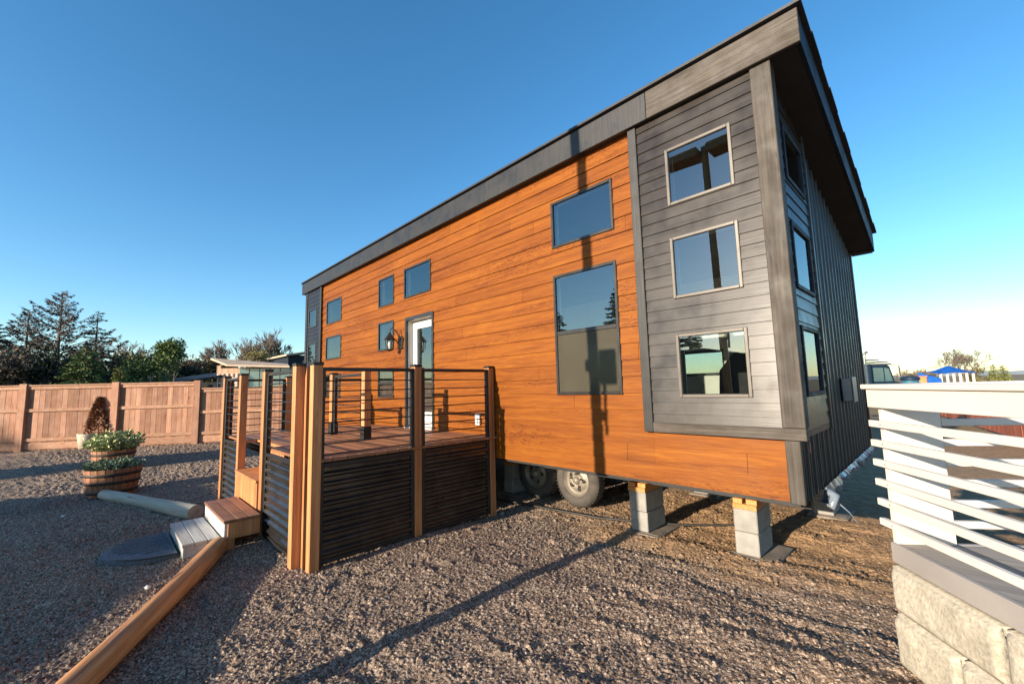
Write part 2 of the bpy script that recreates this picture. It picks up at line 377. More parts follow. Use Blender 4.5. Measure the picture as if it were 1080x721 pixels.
def build_ground():
    xs = axis_coords(-6.0, 1.4, 0.0075, (-900, 900), 1.03, (-17.0, 0.026)); ys = axis_coords(-4.2, 2.2, 0.0075, (-900, 1500), 1.03)
    X, Y = np.meshgrid(xs, ys, indexing='ij')
    dx = np.gradient(xs)[:,None]*np.ones_like(X); dy = np.gradient(ys)[None,:]*np.ones_like(X); g = np.maximum(dx,dy)
    fine = np.clip((0.035-g)/0.02,0,1)
    z = ground_height(X,Y)*np.clip(1.2-g,0,1)
    # coarse cloddy dirt patches have fewer but bigger lumps
    z = z + fine*(stones(X,Y,0.0125,21)*0.72 + stones(X,Y,0.030,31)*0.42*(vnoise(X,Y,14,41)>0.72)) + np.clip((0.13-g)/0.05,0,1)*(dx > 0.012)*stones(X,Y,0.048,51)*0.36 - fine*0.016*np.clip((vnoise(X,Y,5.5,77)-0.68)*6,0,1)
    nx, ny = X.shape
    co = np.empty((nx*ny,3), dtype=np.float32); co[:,0] = X.ravel(); co[:,1] = Y.ravel(); co[:,2] = z.ravel()
    ii = (np.arange(nx-1)[:,None]*ny + np.arange(ny-1)[None,:]).ravel()
    q = np.stack([ii, ii+ny, ii+ny+1, ii+1], 1).astype(np.int32)
    me = bpy.data.meshes.new('ground'); me.vertices.add(len(co)); me.vertices.foreach_set('co', co.ravel())
    me.loops.add(q.size); me.loops.foreach_set('vertex_index', q.ravel())
    me.polygons.add(len(q)); me.polygons.foreach_set('loop_start', np.arange(0,q.size,4,dtype=np.int32))
    me.polygons.foreach_set('use_smooth', np.ones(len(q), dtype=bool))
    me.update(calc_edges=True); me.validate()
    m, nt, b = nodes('gravel_ground')
    tc = nt.nodes.new('ShaderNodeTexCoord')
    vo = nt.nodes.new('ShaderNodeTexVoronoi'); vo.inputs['Scale'].default_value = 88; nt.links.new(tc.outputs['Object'], vo.inputs['Vector'])
    sep = nt.nodes.new('ShaderNodeSeparateColor'); nt.links.new(vo.outputs['Color'], sep.inputs[0])
    col = ramp(nt, sep.outputs[0], [(0.0, (0.06642,0.04415,0.03102)), (0.3, (0.1624,0.1141,0.08082)), (0.6, (0.2656,0.1949,0.1408)), (0.88, (0.369,0.2833,0.2129)), (1.0, (0.5167,0.4341,0.3391))])
    big = noise(nt, (1,1,1), 0.55, 6, 0.4, 0.6, False)
    col = mul(nt, col, ramp(nt, big, [(0.35, (0.80,0.78,0.80)), (0.65, (1.15,1.10,1.05))]))
    # brown bare earth: near and beneath the house's near end, and out past it
    geo = nt.nodes.new('ShaderNodeNewGeometry'); sx = nt.nodes.new('ShaderNodeSeparateXYZ'); nt.links.new(geo.outputs['Position'], sx.inputs[0])
    def step(sock, a, bb):
        r = nt.nodes.new('ShaderNodeMapRange'); r.interpolation_type = 'SMOOTHSTEP'
        r.inputs['From Min'].default_value = a; r.inputs['From Max'].default_value = bb; nt.links.new(sock, r.inputs[0]); return r.outputs[0]
    def mm(a, c, op='MULTIPLY'):
        x = N(nt, 'ShaderNodeMath', operation=op)
        for k, s in enumerate((a, c)):
            if isinstance(s, (int,float)): x.inputs[k].default_value = s
            else: nt.links.new(s, x.inputs[k])
        return x.outputs[0]
    wob = noise(nt, (1,1,1), 1.3, 5, 0.6, 0.65, False)
    yy = mm(sx.outputs[1], mm(mm(wob, -0.5, 'ADD'), 2.6), 'ADD'); xx = mm(sx.outputs[0], mm(mm(wob, -0.5, 'ADD'), 2.0), 'ADD')
    mk = mm(step(yy, -0.25, 0.9), step(xx, -3.4, -1.6))
    earth = ramp(nt, noise(nt, (1,1,1), 9, 6, 0.5, 0.7, False), [(0.3, (0.15,0.082,0.038)), (0.5, (0.30,0.178,0.088)), (0.72, (0.44,0.28,0.145))])
    x = nt.nodes.new('ShaderNodeMix'); x.data_type = 'RGBA'; nt.links.new(mm(mk, 0.85), x.inputs[0]); nt.links.new(col, x.inputs[6]); nt.links.new(earth, x.inputs[7])
    # distant ground: dry grass and earth
    far = mm(step(sx.outputs[1], 9, 16), 1.0)
    grass = ramp(nt, noise(nt, (1,1,1), 0.6, 7, 0.3, 0.65, False), [(0.3, (0.16,0.105,0.055)), (0.6, (0.25,0.185,0.09)), (0.75, (0.20,0.18,0.075))])
    x2 = nt.nodes.new('ShaderNodeMix'); x2.data_type = 'RGBA'; nt.links.new(far, x2.inputs[0]); nt.links.new(x.outputs[2], x2.inputs[6]); nt.links.new(grass, x2.inputs[7])
    nt.links.new(x2.outputs[2], b.inputs['Base Color']); b.inputs['Roughness'].default_value = 0.92; b.inputs['Specular IOR Level'].default_value = 0.3
    p = bump(nt, b, vo.outputs['Distance'], 0.5, -0.010)
    p = bump(nt, b, noise(nt, (1,1,1), 14, 6, 0.3, 0.75, False), 0.6, 0.04, p)
    bump(nt, b, noise(nt, (1,1,1), 130, 3, 0, 0.6, False), 0.4, 0.004, p)
    me.materials.append(m)
    o = bpy.data.objects.new('ground', me); COL.objects.link(o); o['kind'] = 'structure'
build_ground()

# ------------------------------------------------------------------ the tiny house
ZF, ZT, ZTOP, LEN, WID = 0.703, 4.105, 4.400, 10.50, 3.70
SLOPE = (4.400-3.56)/3.80
def ztop(y): return ZTOP - (y+0.08)*SLOPE
def zund(y): return ztop(y) - 0.265
house = thing('tiny_house', 'long orange cedar and charcoal tiny house on wheels with a single slope roof', 'house', (-5.2,1.85,0))
front = lambda u, o, z: (u, -o, z)
end = lambda u, o, z: (o, u, z)
def panelled(mb, P, u0, u1, z0, z1, exposure, openings, base=0.0, lip=0.012, joints=2.4, zclip=None):
    """lap siding: courses that lean out at the foot, cut round openings (u0,u1,z0,z1)"""
    k = 0; z = z0
    while z < z1-1e-4:
        zt = min(z+exposure, z1); cuts = sorted({z, zt} | {v for o in openings for v in (o[2], o[3]) if z+1e-4 < v < zt-1e-4})
        js = []; u = u0 - random.random()*joints
        while u < u1: js.append((u, random.random())); u += joints*(0.6+0.8*random.random())
        for a, b in zip(cuts, cuts[1:]):
            ints = [(u0, u1)]
            for o in openings:
                if o[2] < b-1e-5 and o[3] > a+1e-5:
                    nx = []
                    for (p, q) in ints:
                        if o[1] <= p or o[0] >= q: nx.append((p, q)); continue
                        if o[0] > p: nx.append((p, o[0]))
                        if o[1] < q: nx.append((o[1], q))
                    ints = nx
            oa = base + lip*(1-(a-z)/exposure); ob = base + lip*(1-(b-z)/exposure)
            for (p, q) in ints:
                for i, (j, t) in enumerate(js):
                    j2 = js[i+1][0] if i+1 < len(js) else u1+9
                    s, e = max(p, j + (0.0015 if j > p else 0)), min(q, j2 - 0.0015 if j2 < q else q)
                    if e - s < 1e-4: continue
                    mb.add([P(s,oa,a), P(e,oa,a), P(e,ob,b), P(s,ob,b)], [(0,1,2,3)], t)
                    if abs(a-z) < 1e-6 and lip: mb.add([P(s,base-0.001,a), P(e,base-0.001,a), P(e,oa,a), P(s,oa,a)], [(0,1,2,3)], t)
        z = zt; k += 1
ROWS = [(1.49,2.03),(2.34,2.875),(3.17,3.70)]
W_FRONT = {  # name: (x0,x1,z0,z1)
 'tall': (-2.272,-1.444,1.505,2.857), 'over': (-2.268,-1.444,3.193,3.737),
 'r1': (-5.655,-4.83,3.175,3.695),
 'c3': (-6.606,-6.03,3.157,3.695), 'c2': (-6.606,-6.03,2.335,2.853), 'c1': (-6.606,-6.03,1.475,1.985),
 'd3': (-9.215,-8.36,3.160,3.690), 'd2': (-9.215,-8.36,2.335,2.853), 'd1': (-9.215,-8.36,1.475,1.985)}
W_BAY = {'b3': (-0.836,-0.270,3.223,3.757), 'b2': (-0.842,-0.273,2.356,2.908), 'b1': (-0.848,-0.272,1.475,2.022)}
W_LBAY = {'e3': (-10.33,-9.79,3.20,3.66), 'e2': (-10.33,-9.79,2.33,2.80), 'e1': (-10.33,-9.79,1.49,1.97)}
W_END = {'f3': (0.21,0.83,3.24,3.70), 'f2': (0.20,0.83,2.33,2.87), 'f1': (0.19,0.80,1.47,2.02)}
DOOR = (-5.60,-4.775,0.99,2.80)
GX, GZ, GZT = -1.161, 1.156, 4.20      # grey bay: left edge, foot, head
allf = list(W_FRONT.values()) + list(W_BAY.values()) + list(W_LBAY.values()) + [DOOR]
mb = MB()   # orange siding; the grey bays cover it at both ends
panelled(mb, front, -9.50, GX+0.02, ZF, ZT+0.05, 0.162, allf, 0, 0.014, 3.4)
panelled(mb, front, GX+0.02, -0.075, ZF, GZ+0.02, 0.162, [], 0, 0.012, 3)
panelled(mb, front, -LEN, -9.50, ZF, GZ+0.02, 0.162, [], 0, 0.012)
mb.build('cedar_siding', M['cedar'], house)
# grey bay siding, front and end
BO = 0.035
mb = MB(); panelled(mb, front, GX+0.04, 0.0, GZ+0.06, GZT, 0.105, list(W_BAY.values()), BO, 0.011, 7)
panelled(mb, end, 0.0, 0.97, GZ+0.06, 4.06, 0.105, list(W_END.values()), BO, 0.009, 9)
mb.box(GX+0.06, 0.03, -BO+0.012, 0.005, GZ+0.02, GZ+0.05)
mb.build('bay_siding', M['grey_lap'], house)
mb = MB(); panelled(mb, front, -LEN, -9.55, GZ+0.06, GZT, 0.105, list(W_LBAY.values()), BO, 0.009, 9)
mb.build('bay_siding', M['wall_blue'], house)['label'] = 'blue grey lap siding at the far end'
# bay trims
mb = MB(); mb.box(GX-0.045, GX+0.045, -BO-0.026, 0.01, GZ, GZT, 0.004)
mb.build('bay_trim', M['trim_dark'], house)
mb = MB(); mb.box(-0.085, BO+0.028, -BO-0.026, -BO+0.02, GZ+0.09, GZT, 0.004); mb.box(BO-0.01, BO+0.026, -BO+0.021, 0.07, GZ+0.09, GZT-0.02, 0.003)
mb.build('corner_trim', M['trim_v'], house)
mb = MB(); mb.box(GX+0.046, BO+0.03, -BO-0.028, 0.01, GZ, GZ+0.088, 0.004); mb.build('bay_sill_trim', M['trim_h'], house)
mb = MB(); mb.box(-0.085, 0.012, -0.03, 0.008, ZF-0.01, GZ-0.002, 0.004); mb.build('corner_trim', M['trim_v'], house)
mb = MB(); mb.box(-9.56, -9.47, -BO-0.026, 0.01, ZF, GZT, 0.004); mb.box(-LEN-0.04, -LEN+0.07, -BO-0.026, 0.02, ZF, GZT, 0.004); mb.build('bay_trim', M['trim_dark'], house)
# ribbed black end wall
mb = MB()
y = 0.97; prof = []
while y < WID:
    prof += [(y, 0.004), (y+0.075, 0.004), (y+0.080, 0.009), (y+0.088, 0.004), (y+0.155, 0.004), (y+0.163, 0.018), (y+0.187, 0.018), (y+0.195, 0.004)]; y += 0.195
def ribs(u0, u1, z0, zfun):
    pr = [p for p in prof if u0 <= p[0] <= u1]
    for (a, oa), (b, ob) in zip(pr, pr[1:]):
        mb.add([end(a,oa,z0), end(b,ob,z0), end(b,ob,zfun(b)), end(a,oa,zfun(a))], [(0,1,2,3)], 0.5)
ribs(0.97, WID, ZF, lambda y: zund(y)+0.08)
y0p = prof; prof = [(p[0]-0.97, p[1]) for p in prof]
ribs(0.0, 0.975, ZF, lambda y: GZ+0.04); prof = y0p
mb.box(0.0, 0.03, WID-0.06, WID+0.012, ZF, zund(WID)+0.08, 0.003)
mb.build('ribbed_end_wall', M['ribbed'], house)
mb = MB(); mb.box(BO-0.03, BO+0.022, 0.955, 1.0, GZ, zund(0.97)+0.06, 0.003); mb.box(0.0, BO+0.006, 0.0, 0.955, GZ+0.01, GZ+0.058, 0.003); mb.build('bay_trim', M['ribbed'], house)
# shell: back wall, far end wall, inner liners with reveals
mb = MB()
def liner(P, u0, u1, z0, z1, ops, depth=0.11):
    panelled(mb, P, u0, u1, z0, z1, 9, ops, -depth, 0, 99)
    for (a, b, c, d) in ops:
        for p, q in (((a,c),(b,c)), ((b,c),(b,d)), ((b,d),(a,d)), ((a,d),(a,c))):
            mb.add([P(p[0],-depth,p[1]), P(q[0],-depth,q[1]), P(q[0],-0.004,q[1]), P(p[0],-0.004,p[1])], [(0,1,2,3)])
liner(front, -LEN+0.1, -0.11, ZF+0.03, ZT+0.05, allf)
liner(end, 0.11, WID-0.1, ZF+0.03, 4.06, list(W_END.values()))
BACKW = [(-2.60,-1.72,1.70,2.14), (-4.6,-3.2,1.5,2.5), (-6.6,-5.6,1.5,2.5)]
liner(lambda u, o, z: (u, WID+o, z), -LEN+0.1, -0.11, ZF+0.03, zund(WID)+0.1, BACKW)
mb.add([(-LEN+0.1,0.1,ZF), (-LEN+0.1,WID-0.1,ZF), (-LEN+0.1,WID-0.1,3.45), (-LEN+0.1,0.1,4.15)], [(0,1,2,3)])
mb.box(-7.3, -7.2, 0.12, WID-0.12, ZF+0.1, 3.5); 
mb.build('interior_walls', M['interior'], house, recalc=False)
mb = MB(); mb.box(-LEN+0.05, -0.06, 0.06, WID-0.05, ZF+0.005, 0.965); mb.build('floor', M['floorboard'], house)
mb = MB(); panelled(mb, lambda u,o,z: (u, WID+o, z), -LEN, 0.0, ZF, zund(WID)+0.08, 0.177, BACKW, 0.0, 0.01); mb.build('back_siding', M['grey_lap'], house)
mb = MB(); mb.add([(-LEN,0,ZF), (-LEN,WID,ZF), (-LEN,WID,zund(WID)+0.1), (-LEN,0,zund(0)+0.1)], [(0,1,2,3)]); mb.build('far_end_wall', M['ribbed'], house)
# roof
RX0, RX1 = -LEN-0.22, 0.275
mb = MB()
poly = [(-0.062, ztop(-0.062)-0.01), (WID+0.01, ztop(WID)-0.01), (WID+0.01, zund(WID)), (-0.062, zund(-0.062))]
mb.prism(poly, RX0+0.03, RX1-0.03, 'x'); roof = mb.build('roof', M['soffit'], house)
mb = MB(); mb.box(RX0, -0.975, -0.098, -0.064, 4.125, ztop(-0.08), 0.004); mb.build('fascia', M['trim_dark'], roof)
mb = MB(); mb.box(-0.972, RX1+0.002, -0.100, -0.064, 4.125, ztop(-0.08), 0.004); mb.build('fascia', M['trim_h'], roof)['label'] = 'weathered brown grey fascia board at the near end'
mb = MB(); mb.prism([(-0.0635, zund(-0.0635)), (-0.0635, ztop(-0.0635)), (WID+0.02, ztop(WID+0.02)), (WID+0.02, zund(WID+0.02))], RX1-0.028, RX1, 'x'); mb.build('rake_board', M['wall_blue'], roof)
mb = MB()
yy = -0.122; k = 0
while yy < WID+0.05:
    y2 = min(yy+0.33, WID+0.06)
    mb.prism([(yy, ztop(yy)+0.012), (y2, ztop(y2)+0.003), (y2, ztop(y2)+0.022), (yy, ztop(yy)+0.036)], RX0-0.02, RX1+0.035+0.006*(k%2), 'x'); yy = y2; k += 1
mb.build('shingles', M['roofing'], roof)
mb = MB(); mb.box(RX1-0.24, RX1-0.02, WID-0.03, WID+0.012, zund(WID)-0.02, zund(WID)+0.01); mb.build('soffit_return', M['soffit'], roof)

def window(P, w, o0, fm, fw=0.045, mull=None, screen=None, label=None, sticker=False, proud=0.014):
    u0, u1, z0, z1 = w
    def bar(mb, a, b, c, d, o1, o2, bev=0.004):
        mb.box(a, b, o1, o2, c, d, bev)
    TT = lambda x, y, z: P(x, y, z)
    mb = MB(TT)
    for (a,b,c,d) in ((u0-0.006,u0+fw,z0-0.006,z1+0.006), (u1-fw,u1+0.006,z0-0.006,z1+0.006), (u0+fw,u1-fw,z0-0.006,z0+fw), (u0+fw,u1-fw,z1-fw,z1+0.006)):
        bar(mb, a, b, c, d, -0.05, o0+proud)
    if mull: bar(mb, u0+fw, u1-fw, mull-0.022, mull+0.022, -0.03, o0+proud-0.006)
    f = mb.build('window', fm, house)
    if label: f['label'] = label
    mb = MB(TT); lo = z0+fw-0.005 if not screen else mull
    mb.box(u0+fw-0.005, u1-fw+0.005, o0-0.008, o0-0.003, lo, z1-fw+0.005); mb.build('pane', M['glass'], f)
    if screen:
        mb = MB(TT); mb.box(u0+fw-0.005, u1-fw+0.005, o0-0.012, o0-0.007, z0+fw-0.005, mull); mb.build('pane', M['glass'], f)
        mb = MB(TT); mb.box(u0+fw-0.004, u1-fw+0.004, o0-0.004, o0-0.002, z0+fw-0.004, mull-0.02); mb.build('screen', M['screen'], f)
    return f
for k, w in W_FRONT.items():
    window(front, w, 0.010, M['frame_dark'], 0.026, 2.19 if k == 'tall' else (w[2]+0.26 if k in ('c1','d1') else None), k == 'tall',
           'tall sash window with an insect screen over its lower half' if k == 'tall' else None)
for k, w in W_BAY.items(): window(front, w, BO+0.006, M['frame_sunlit'], 0.022)
for k, w in W_LBAY.items(): window(front, w, BO+0.006, M['frame_dark'], 0.024)
for k, w in W_END.items(): window(end, w, BO+0.006, M['wall_blue'], 0.03)
for w in BACKW: window(lambda u,o,z: (u, WID+o, z), w, 0.0, M['frame_dark'], 0.05)
# door
a, b, c, d = DOOR
mb = MB(front)
for (p,q,r,s) in ((a-0.02,a+0.028,c,d+0.03), (b-0.028,b+0.02,c,d+0.03), (a+0.028,b-0.028,d-0.028,d+0.03)): mb.box(p,q,-0.012,0.026,r,s,0.003)
df = mb.build('door_frame', M['frame_dark'], house)
mb = MB(front)
mb.box(a+0.001,a+0.03,-0.16,-0.0125,c,d-0.002); mb.box(b-0.03,b-0.001,-0.16,-0.0125,c,d-0.002); mb.box(a+0.03,b-0.03,-0.16,-0.0125,d-0.03,d-0.002); mb.box(a,b,-0.16,0.05,c-0.03,c+0.012)
mb.build('door_jamb', M['jamb'], df)
mb = MB(front)
for (p,q,r,s) in ((a+0.033,a+0.15,c+0.015,d-0.033), (b-0.15,b-0.033,c+0.015,d-0.033), (a+0.15,b-0.15,c+0.015,c+0.24), (a+0.15,b-0.15,d-0.17,d-0.033)): mb.box(p,q,-0.155,-0.11,r,s,0.003)
door = mb.build('door', M['white_paint'], house)
mb = MB(front); mb.box(a+0.145,b-0.145,-0.136,-0.130,c+0.235,d-0.165); mb.build('pane', M['glass'], door)
mb = MB(front); mb.box(a+0.07,a+0.11,-0.108,-0.10,1.88,2.04,0.003); mb.tube([(a+0.09,-0.10,1.96),(a+0.09,-0.05,1.96),(a+0.2,-0.045,1.96)],0.010,8); mb.build('handle', M['lamp_metal'], door)
# wall lantern
lx, lz = -5.74, 2.47
mb = MB(front)
mb.box(lx-0.05,lx+0.05,0.0125,0.035,lz-0.16,lz+0.06,0.01)
mb.tube([(lx,0.03,lz-0.03),(lx-0.02,0.10,lz+0.13),(lx-0.06,0.16,lz+0.20),(lx-0.10,0.19,lz+0.17),(lx-0.10,0.19,lz+0.10)],0.011,8)
mb.tube([(lx,0.03,lz-0.12),(lx-0.02,0.08,lz-0.06),(lx-0.06,0.12,lz+0.02)],0.008,8)
L = (lx-0.10, 0.19)
mb.lathe([(0.0,0.13),(0.02,0.12),(0.03,0.09),(0.095,0.0),(0.085,-0.006),(0.0,-0.006)], (L[0],L[1],lz), 6, 'z', 0.5, False)
for k in range(6):
    an = 2*PI*k/6; mb.tube([(L[0]+0.072*math.cos(an),L[1]+0.072*math.sin(an),lz),(L[0]+0.055*math.cos(an),L[1]+0.055*math.sin(an),lz-0.17)],0.006,5)
mb.lathe([(0.0,-0.165),(0.062,-0.165),(0.062,-0.18),(0.02,-0.20),(0.0,-0.205)], (L[0],L[1],lz), 6, 'z', 0.5, False)
lamp = mb.build('wall_lantern', M['lamp_metal'], house)
mb = MB(front); mb.lathe([(0.068,-0.002),(0.052,-0.165)], (L[0],L[1],lz), 6, 'z', 0.5, False); mb.build('lantern_glass', M['lamp_glass'], lamp)
mb = MB(front); mb.lathe([(0.0,-0.03),(0.022,-0.05),(0.03,-0.085),(0.018,-0.12),(0.012,-0.165)], (L[0],L[1],lz), 12); mb.build('bulb', M['white_paint'], lamp)
# outlet, end wall box, sticker
mb = MB(front); mb.box(-3.72,-3.63,0.013,0.05,1.10,1.25,0.008); mb.box(-3.70,-3.65,0.05,0.065,1.12,1.20,0.006); mb.build('outlet_cover', M['pipe'], house)
mb = MB(end); mb.box(1.86,2.10,0.02,0.11,1.36,1.60,0.008); mb.box(1.85,2.11,0.11,0.118,1.35,1.61,0.004); mb.build('utility_box', M['grey_box'], house)
mb = MB(end); mb.box(0.265,0.315,0.006,0.0065+0.0015,1.03,1.11); mb.build('sticker', M['sticker'], house)
# undercarriage
mb = MB()
for yb in (0.66, WID-0.85): mb.box(-LEN+0.2,-0.1,yb,yb+0.09,ZF-0.20,ZF-0.004)
for k in range(12): mb.box(-LEN+0.4+k*0.86,-LEN+0.46+k*0.86,0.40,WID-0.40,ZF-0.10,ZF-0.003)
mb.box(-LEN+0.02,-0.03,0.012,0.05,ZF-0.03,ZF-0.002)
mb.tube([(-2.74,0.9,0.36),(-2.74,WID-0.9,0.36)],0.04,8); mb.tube([(-3.47,0.9,0.36),(-3.47,WID-0.9,0.36)],0.04,8)
mb.build('chassis', M['chassis'], house)
def wheel(x, yface, s):
    R, w = 0.345, 0.20*s; c = (x, yface, R+0.005)
    mb = MB(); mb.lathe([(0.20,0.02*s),(0.215,0.0),(0.27,-0.006*s),(0.315,0.010*s),(0.338,0.03*s),(0.345,0.05*s),(0.345,w-0.05*s),(0.338,w-0.03*s),(0.315,w-0.01*s),(0.215,w),(0.20,w-0.02*s)], c, 36, 'y')
    for k in range(48):
        an = 2*PI*k/48
        for t in (-1,1):
            p = Vector((c[0]+0.343*math.cos(an), yface+w/2+t*0.045*s, c[2]+0.343*math.sin(an)))
            mb.tube([p, p+Vector((0.004*math.cos(an+0.03*t),0.035*s*t,0.004*math.sin(an+0.03*t)))],0.008,4,True,0.5,False)
    ty = mb.build('tyre', M['rubber'], None)
    WORLD_LOC[ty.name] = ty.location.copy()
    w_ = bpy.data.objects.new('wheel', None); COL.objects.link(w_); w_.parent = house; w_.location = Vector(c)-WORLD_LOC[house.name]; WORLD_LOC[w_.name] = Vector(c)
    ty.parent = w_; ty.location = ty.location - Vector(c)
    mb = MB(); mb.lathe([(0.205,0.012*s),(0.19,0.03*s),(0.175,0.06*s),(0.15,0.055*s),(0.13,0.035*s),(0.075,0.03*s),(0.065,0.045*s),(0.05,0.02*s),(0.04,-0.01*s),(0.0,-0.012*s)], c, 36, 'y')
    for k in range(5):
        an = 2*PI*k/5+0.3; mb.lathe([(0.014,-0.01*s),(0.014,0.03*s)], (c[0]+0.085*math.cos(an), yface+0.012*s, c[2]+0.085*math.sin(an)), 6, 'y')
    mb.build('rim', M['rim'], w_)
    for k in range(5):
        an = 2*PI*k/5; mb = MB(); mb.lathe([(0.0,0.0),(0.026,0.0),(0.026,0.004*s)], (c[0]+0.112*math.cos(an), yface+0.0285*s, c[2]+0.112*math.sin(an)), 12, 'y')
        mb.build('rim_slot', M['chassis'], w_)
for x in (-2.74,-3.47): wheel(x, 0.84, 1)
for x in (-2.74,-3.47): wheel(x, WID-0.84, -1)
# loose plastic wrap hanging along the foot of the end wall
mb = MB(); n = 60; row = []
for i in range(n+1):
    y = 0.55+ (WID-0.55)*i/n; fl = math.sin(i*1.7)*0.012+random.uniform(-0.012,0.012)
    drop = 0.05+0.03*math.sin(i*0.7)+random.uniform(0,0.03)+(0.05 if i < 12 else 0)
    row.append([(0.026+fl*0.3,y,ZF+0.015), (0.045+fl,y+random.uniform(-0.02,0.02),ZF-drop*0.4), (0.03+fl*1.5,y,ZF-drop), (-0.03,y,ZF-drop*0.8)])
vs = [p for r in row for p in r]; fs = [(i*4+k,(i+1)*4+k,(i+1)*4+k+1,i*4+k+1) for i in range(n) for k in range(3)]
mb.add(vs, fs, 0.5, False)
mb.tube([(0.05,0.62,ZF-0.02),(0.10,0.6,ZF-0.10),(0.16,0.63,ZF-0.17),(0.2,0.66,ZF-0.25)],[0.012,0.006,0.005,0.003],5)
mb.tube([(0.04,0.58,ZF-0.02),(0.09,0.55,ZF-0.04),(0.07,0.5,ZF-0.12),(0.02,0.52,ZF-0.10)],[0.03,0.035,0.03,0.012],6)
mb.build('plastic_wrap', M['plastic'], house)
mb = MB(); mb.tube([(-3.98,0.45,ZF-0.01),(-3.98,0.45,0.43)],0.045,14); mb.tube([(-4.35,-0.01,ZF-0.03),(-4.1,0.02,ZF-0.06),(-3.9,0.2,ZF-0.05)],0.012,6); mb.build('drain_pipe', M['pipe'], house)

# armchair seen through the lowest bay window
ch = thing('armchair', 'dark armchair standing inside behind the lowest window of the grey bay', 'armchair', (-0.62,0.95,0.966))
mb = MB(); mb.box(-0.98,-0.28,0.65,1.3,1.06,1.42,0.05); mb.build('seat', M['armchair'], ch)
mb = MB(); mb.prism([(-0.98,1.3),(-0.28,1.3),(-0.30,1.86),(-0.52,2.0),(-0.80,1.9),(-0.95,1.72)],1.2,1.36,'y'); mb.build('backrest', M['armchair'], ch)
mb = MB()
for (x,y) in ((-0.95,0.7),(-0.31,0.7),(-0.95,1.25),(-0.31,1.25)): mb.box(x-0.02,x+0.02,y-0.02,y+0.02,0.966,1.06)
mb.build('legs', M['floorboard'], ch)

# ------------------------------------------------------------------ piers under the house
def pier(name_label, x, y, zt, n=2, single=False):
    zt -= 0.02; y -= 0.05
    g = thing('block_pier', name_label, 'block pier', (x,y,0), 'concrete block piers under the house')
    mb = MB(); mb.box(x-0.15,x+0.24,y-0.03,y+0.50,-0.03,0.022,0.006); mb.box(x-0.13,x+0.22,y+0.02,y+0.2,0.0225,0.026) ; mb.build('pad', M['grey_pad'], g)
    h = (zt-0.026-0.092)/n
    for k in range(n):
        mb = MB(); j = random.uniform(-0.006,0.006)
        mb.box(x-0.10+j,x+0.10+j,y+0.02+j,y+0.42+j,0.027+h*k,0.024+h*(k+1),0.008); 
        mb.build('block', M['concrete'], g)
    z = zt-0.090
    mb = MB(); mb.box(x-0.105,x+0.098,y+0.015,y+0.42,z-0.002,z+0.044,0.003); mb.build('shim', M['shim'], g)
    mb = MB(); mb.box(x-0.10,x-0.02,y+0.018,y+0.41,z+0.045,z+0.090,0.003); mb.box(x+0.01,x+0.10,y+0.025,y+0.42,z+0.045,z+0.090,0.003); mb.build('shim', M['shim'], g)
    return g
pier('concrete block pier nearest the viewer, under the near corner of the orange wall', -0.60, 0.61, 0.54)
pier('grey concrete block pier with orange shims just right of the trailer wheels', -1.66, 0.55, 0.55)
pier('shaded concrete block pier under the charcoal end wall by the loose plastic', -0.36, 2.44, 0.54)
pier('small far concrete block pier glimpsed between the two front piers', -1.80, 2.52, 0.54)
pier('shaded grey block pier left of the trailer wheels beside the white drain pipe', -3.95, 0.80, 0.54)

# ------------------------------------------------------------------ porch deck
deck = thing('porch_deck', 'raised cedar porch deck with black rod railings and black corrugated skirting', 'deck', (-5.2,-1.2,0))
DZ = 0.975; XR = -3.335; YF = -2.325; XL = -6.93; PW = 0.045; PT = 1.865
def post(x, y, z0=-0.04, zt=PT, cap=True, w=PW, slant=False):
    mb = MB()
    if slant: mb.prism([(x-w,z0),(x+w,z0),(x+w,zt),(x-w,zt-0.10)], y-w, y+w, 'y', random.random())
    else: mb.box(x-w,x+w,y-w,y+w,z0,zt,0.005,random.random())
    p = mb.build('post', M['post'], deck)
    if cap:
        mb = MB(); mb.box(x-w-0.006,x+w+0.006,y-w-0.006,y+w+0.006,zt-0.012,zt+0.016,0.004); mb.build('post_cap', M['black_metal'], p)
post(XR,YF+0.06); post(XR-0.125,YF+0.030,-0.04,PT-0.02,False,0.022,True); post(XR-0.205,YF-0.03)
post(XR-0.045,-1.165); post(XR-0.045,-0.075)
X2, X3, X4 = -4.73, -5.90, -6.96
for x in (X2,X3,X4): post(x,YF)
post(X4,-1.45); post(X4,-0.10)
post(-4.50,-1.23,DZ+0.002); post(-5.58,-1.23,DZ+0.002)
for x in (-4.50,-5.58):
    mb = MB(); mb.box(x-0.052,x+0.052,-1.285,-1.175,DZ+0.002,DZ+0.17,0.004); mb.build('post_bracket', M['black_metal'], deck)
# decking boards along x
mb = MB(); y = -2.10
while y < -0.09:
    t = random.random(); xj = random.uniform(XL+0.8,XR-0.8)
    mb.box(XL,xj-0.002,y,y+0.134,DZ-0.028,DZ,0.004,t); mb.box(xj+0.002,XR+0.02,y,y+0.134,DZ-0.028,DZ,0.004,random.random()); y += 0.140
for (u0,u1) in ((XL,X3+0.05),(X2-0.05,XR+0.02)): mb.box(u0,u1,-2.29,-2.105,DZ-0.028,DZ,0.004,random.random())
mb.build('decking', M['deck'], deck)
mb = MB(); mb.box(X3+0.055,X2-0.055,-2.112,-2.075,0.70,DZ-0.029,0.003,0.4); mb.box(X3+0.055,X2-0.055,-2.106,-2.075,0.40,0.695,0.003,0.7); mb.box(X3-0.04,X2-0.06,-2.145,-2.113,DZ-0.028,DZ+0.001,0.003,0.6); mb.build('riser_board', M['post'], deck)
mb = MB(); mb.box(XL+0.05,XR-0.06,-2.06,-0.12,DZ-0.2,DZ-0.03); mb.build('joists', M['chassis'], deck)
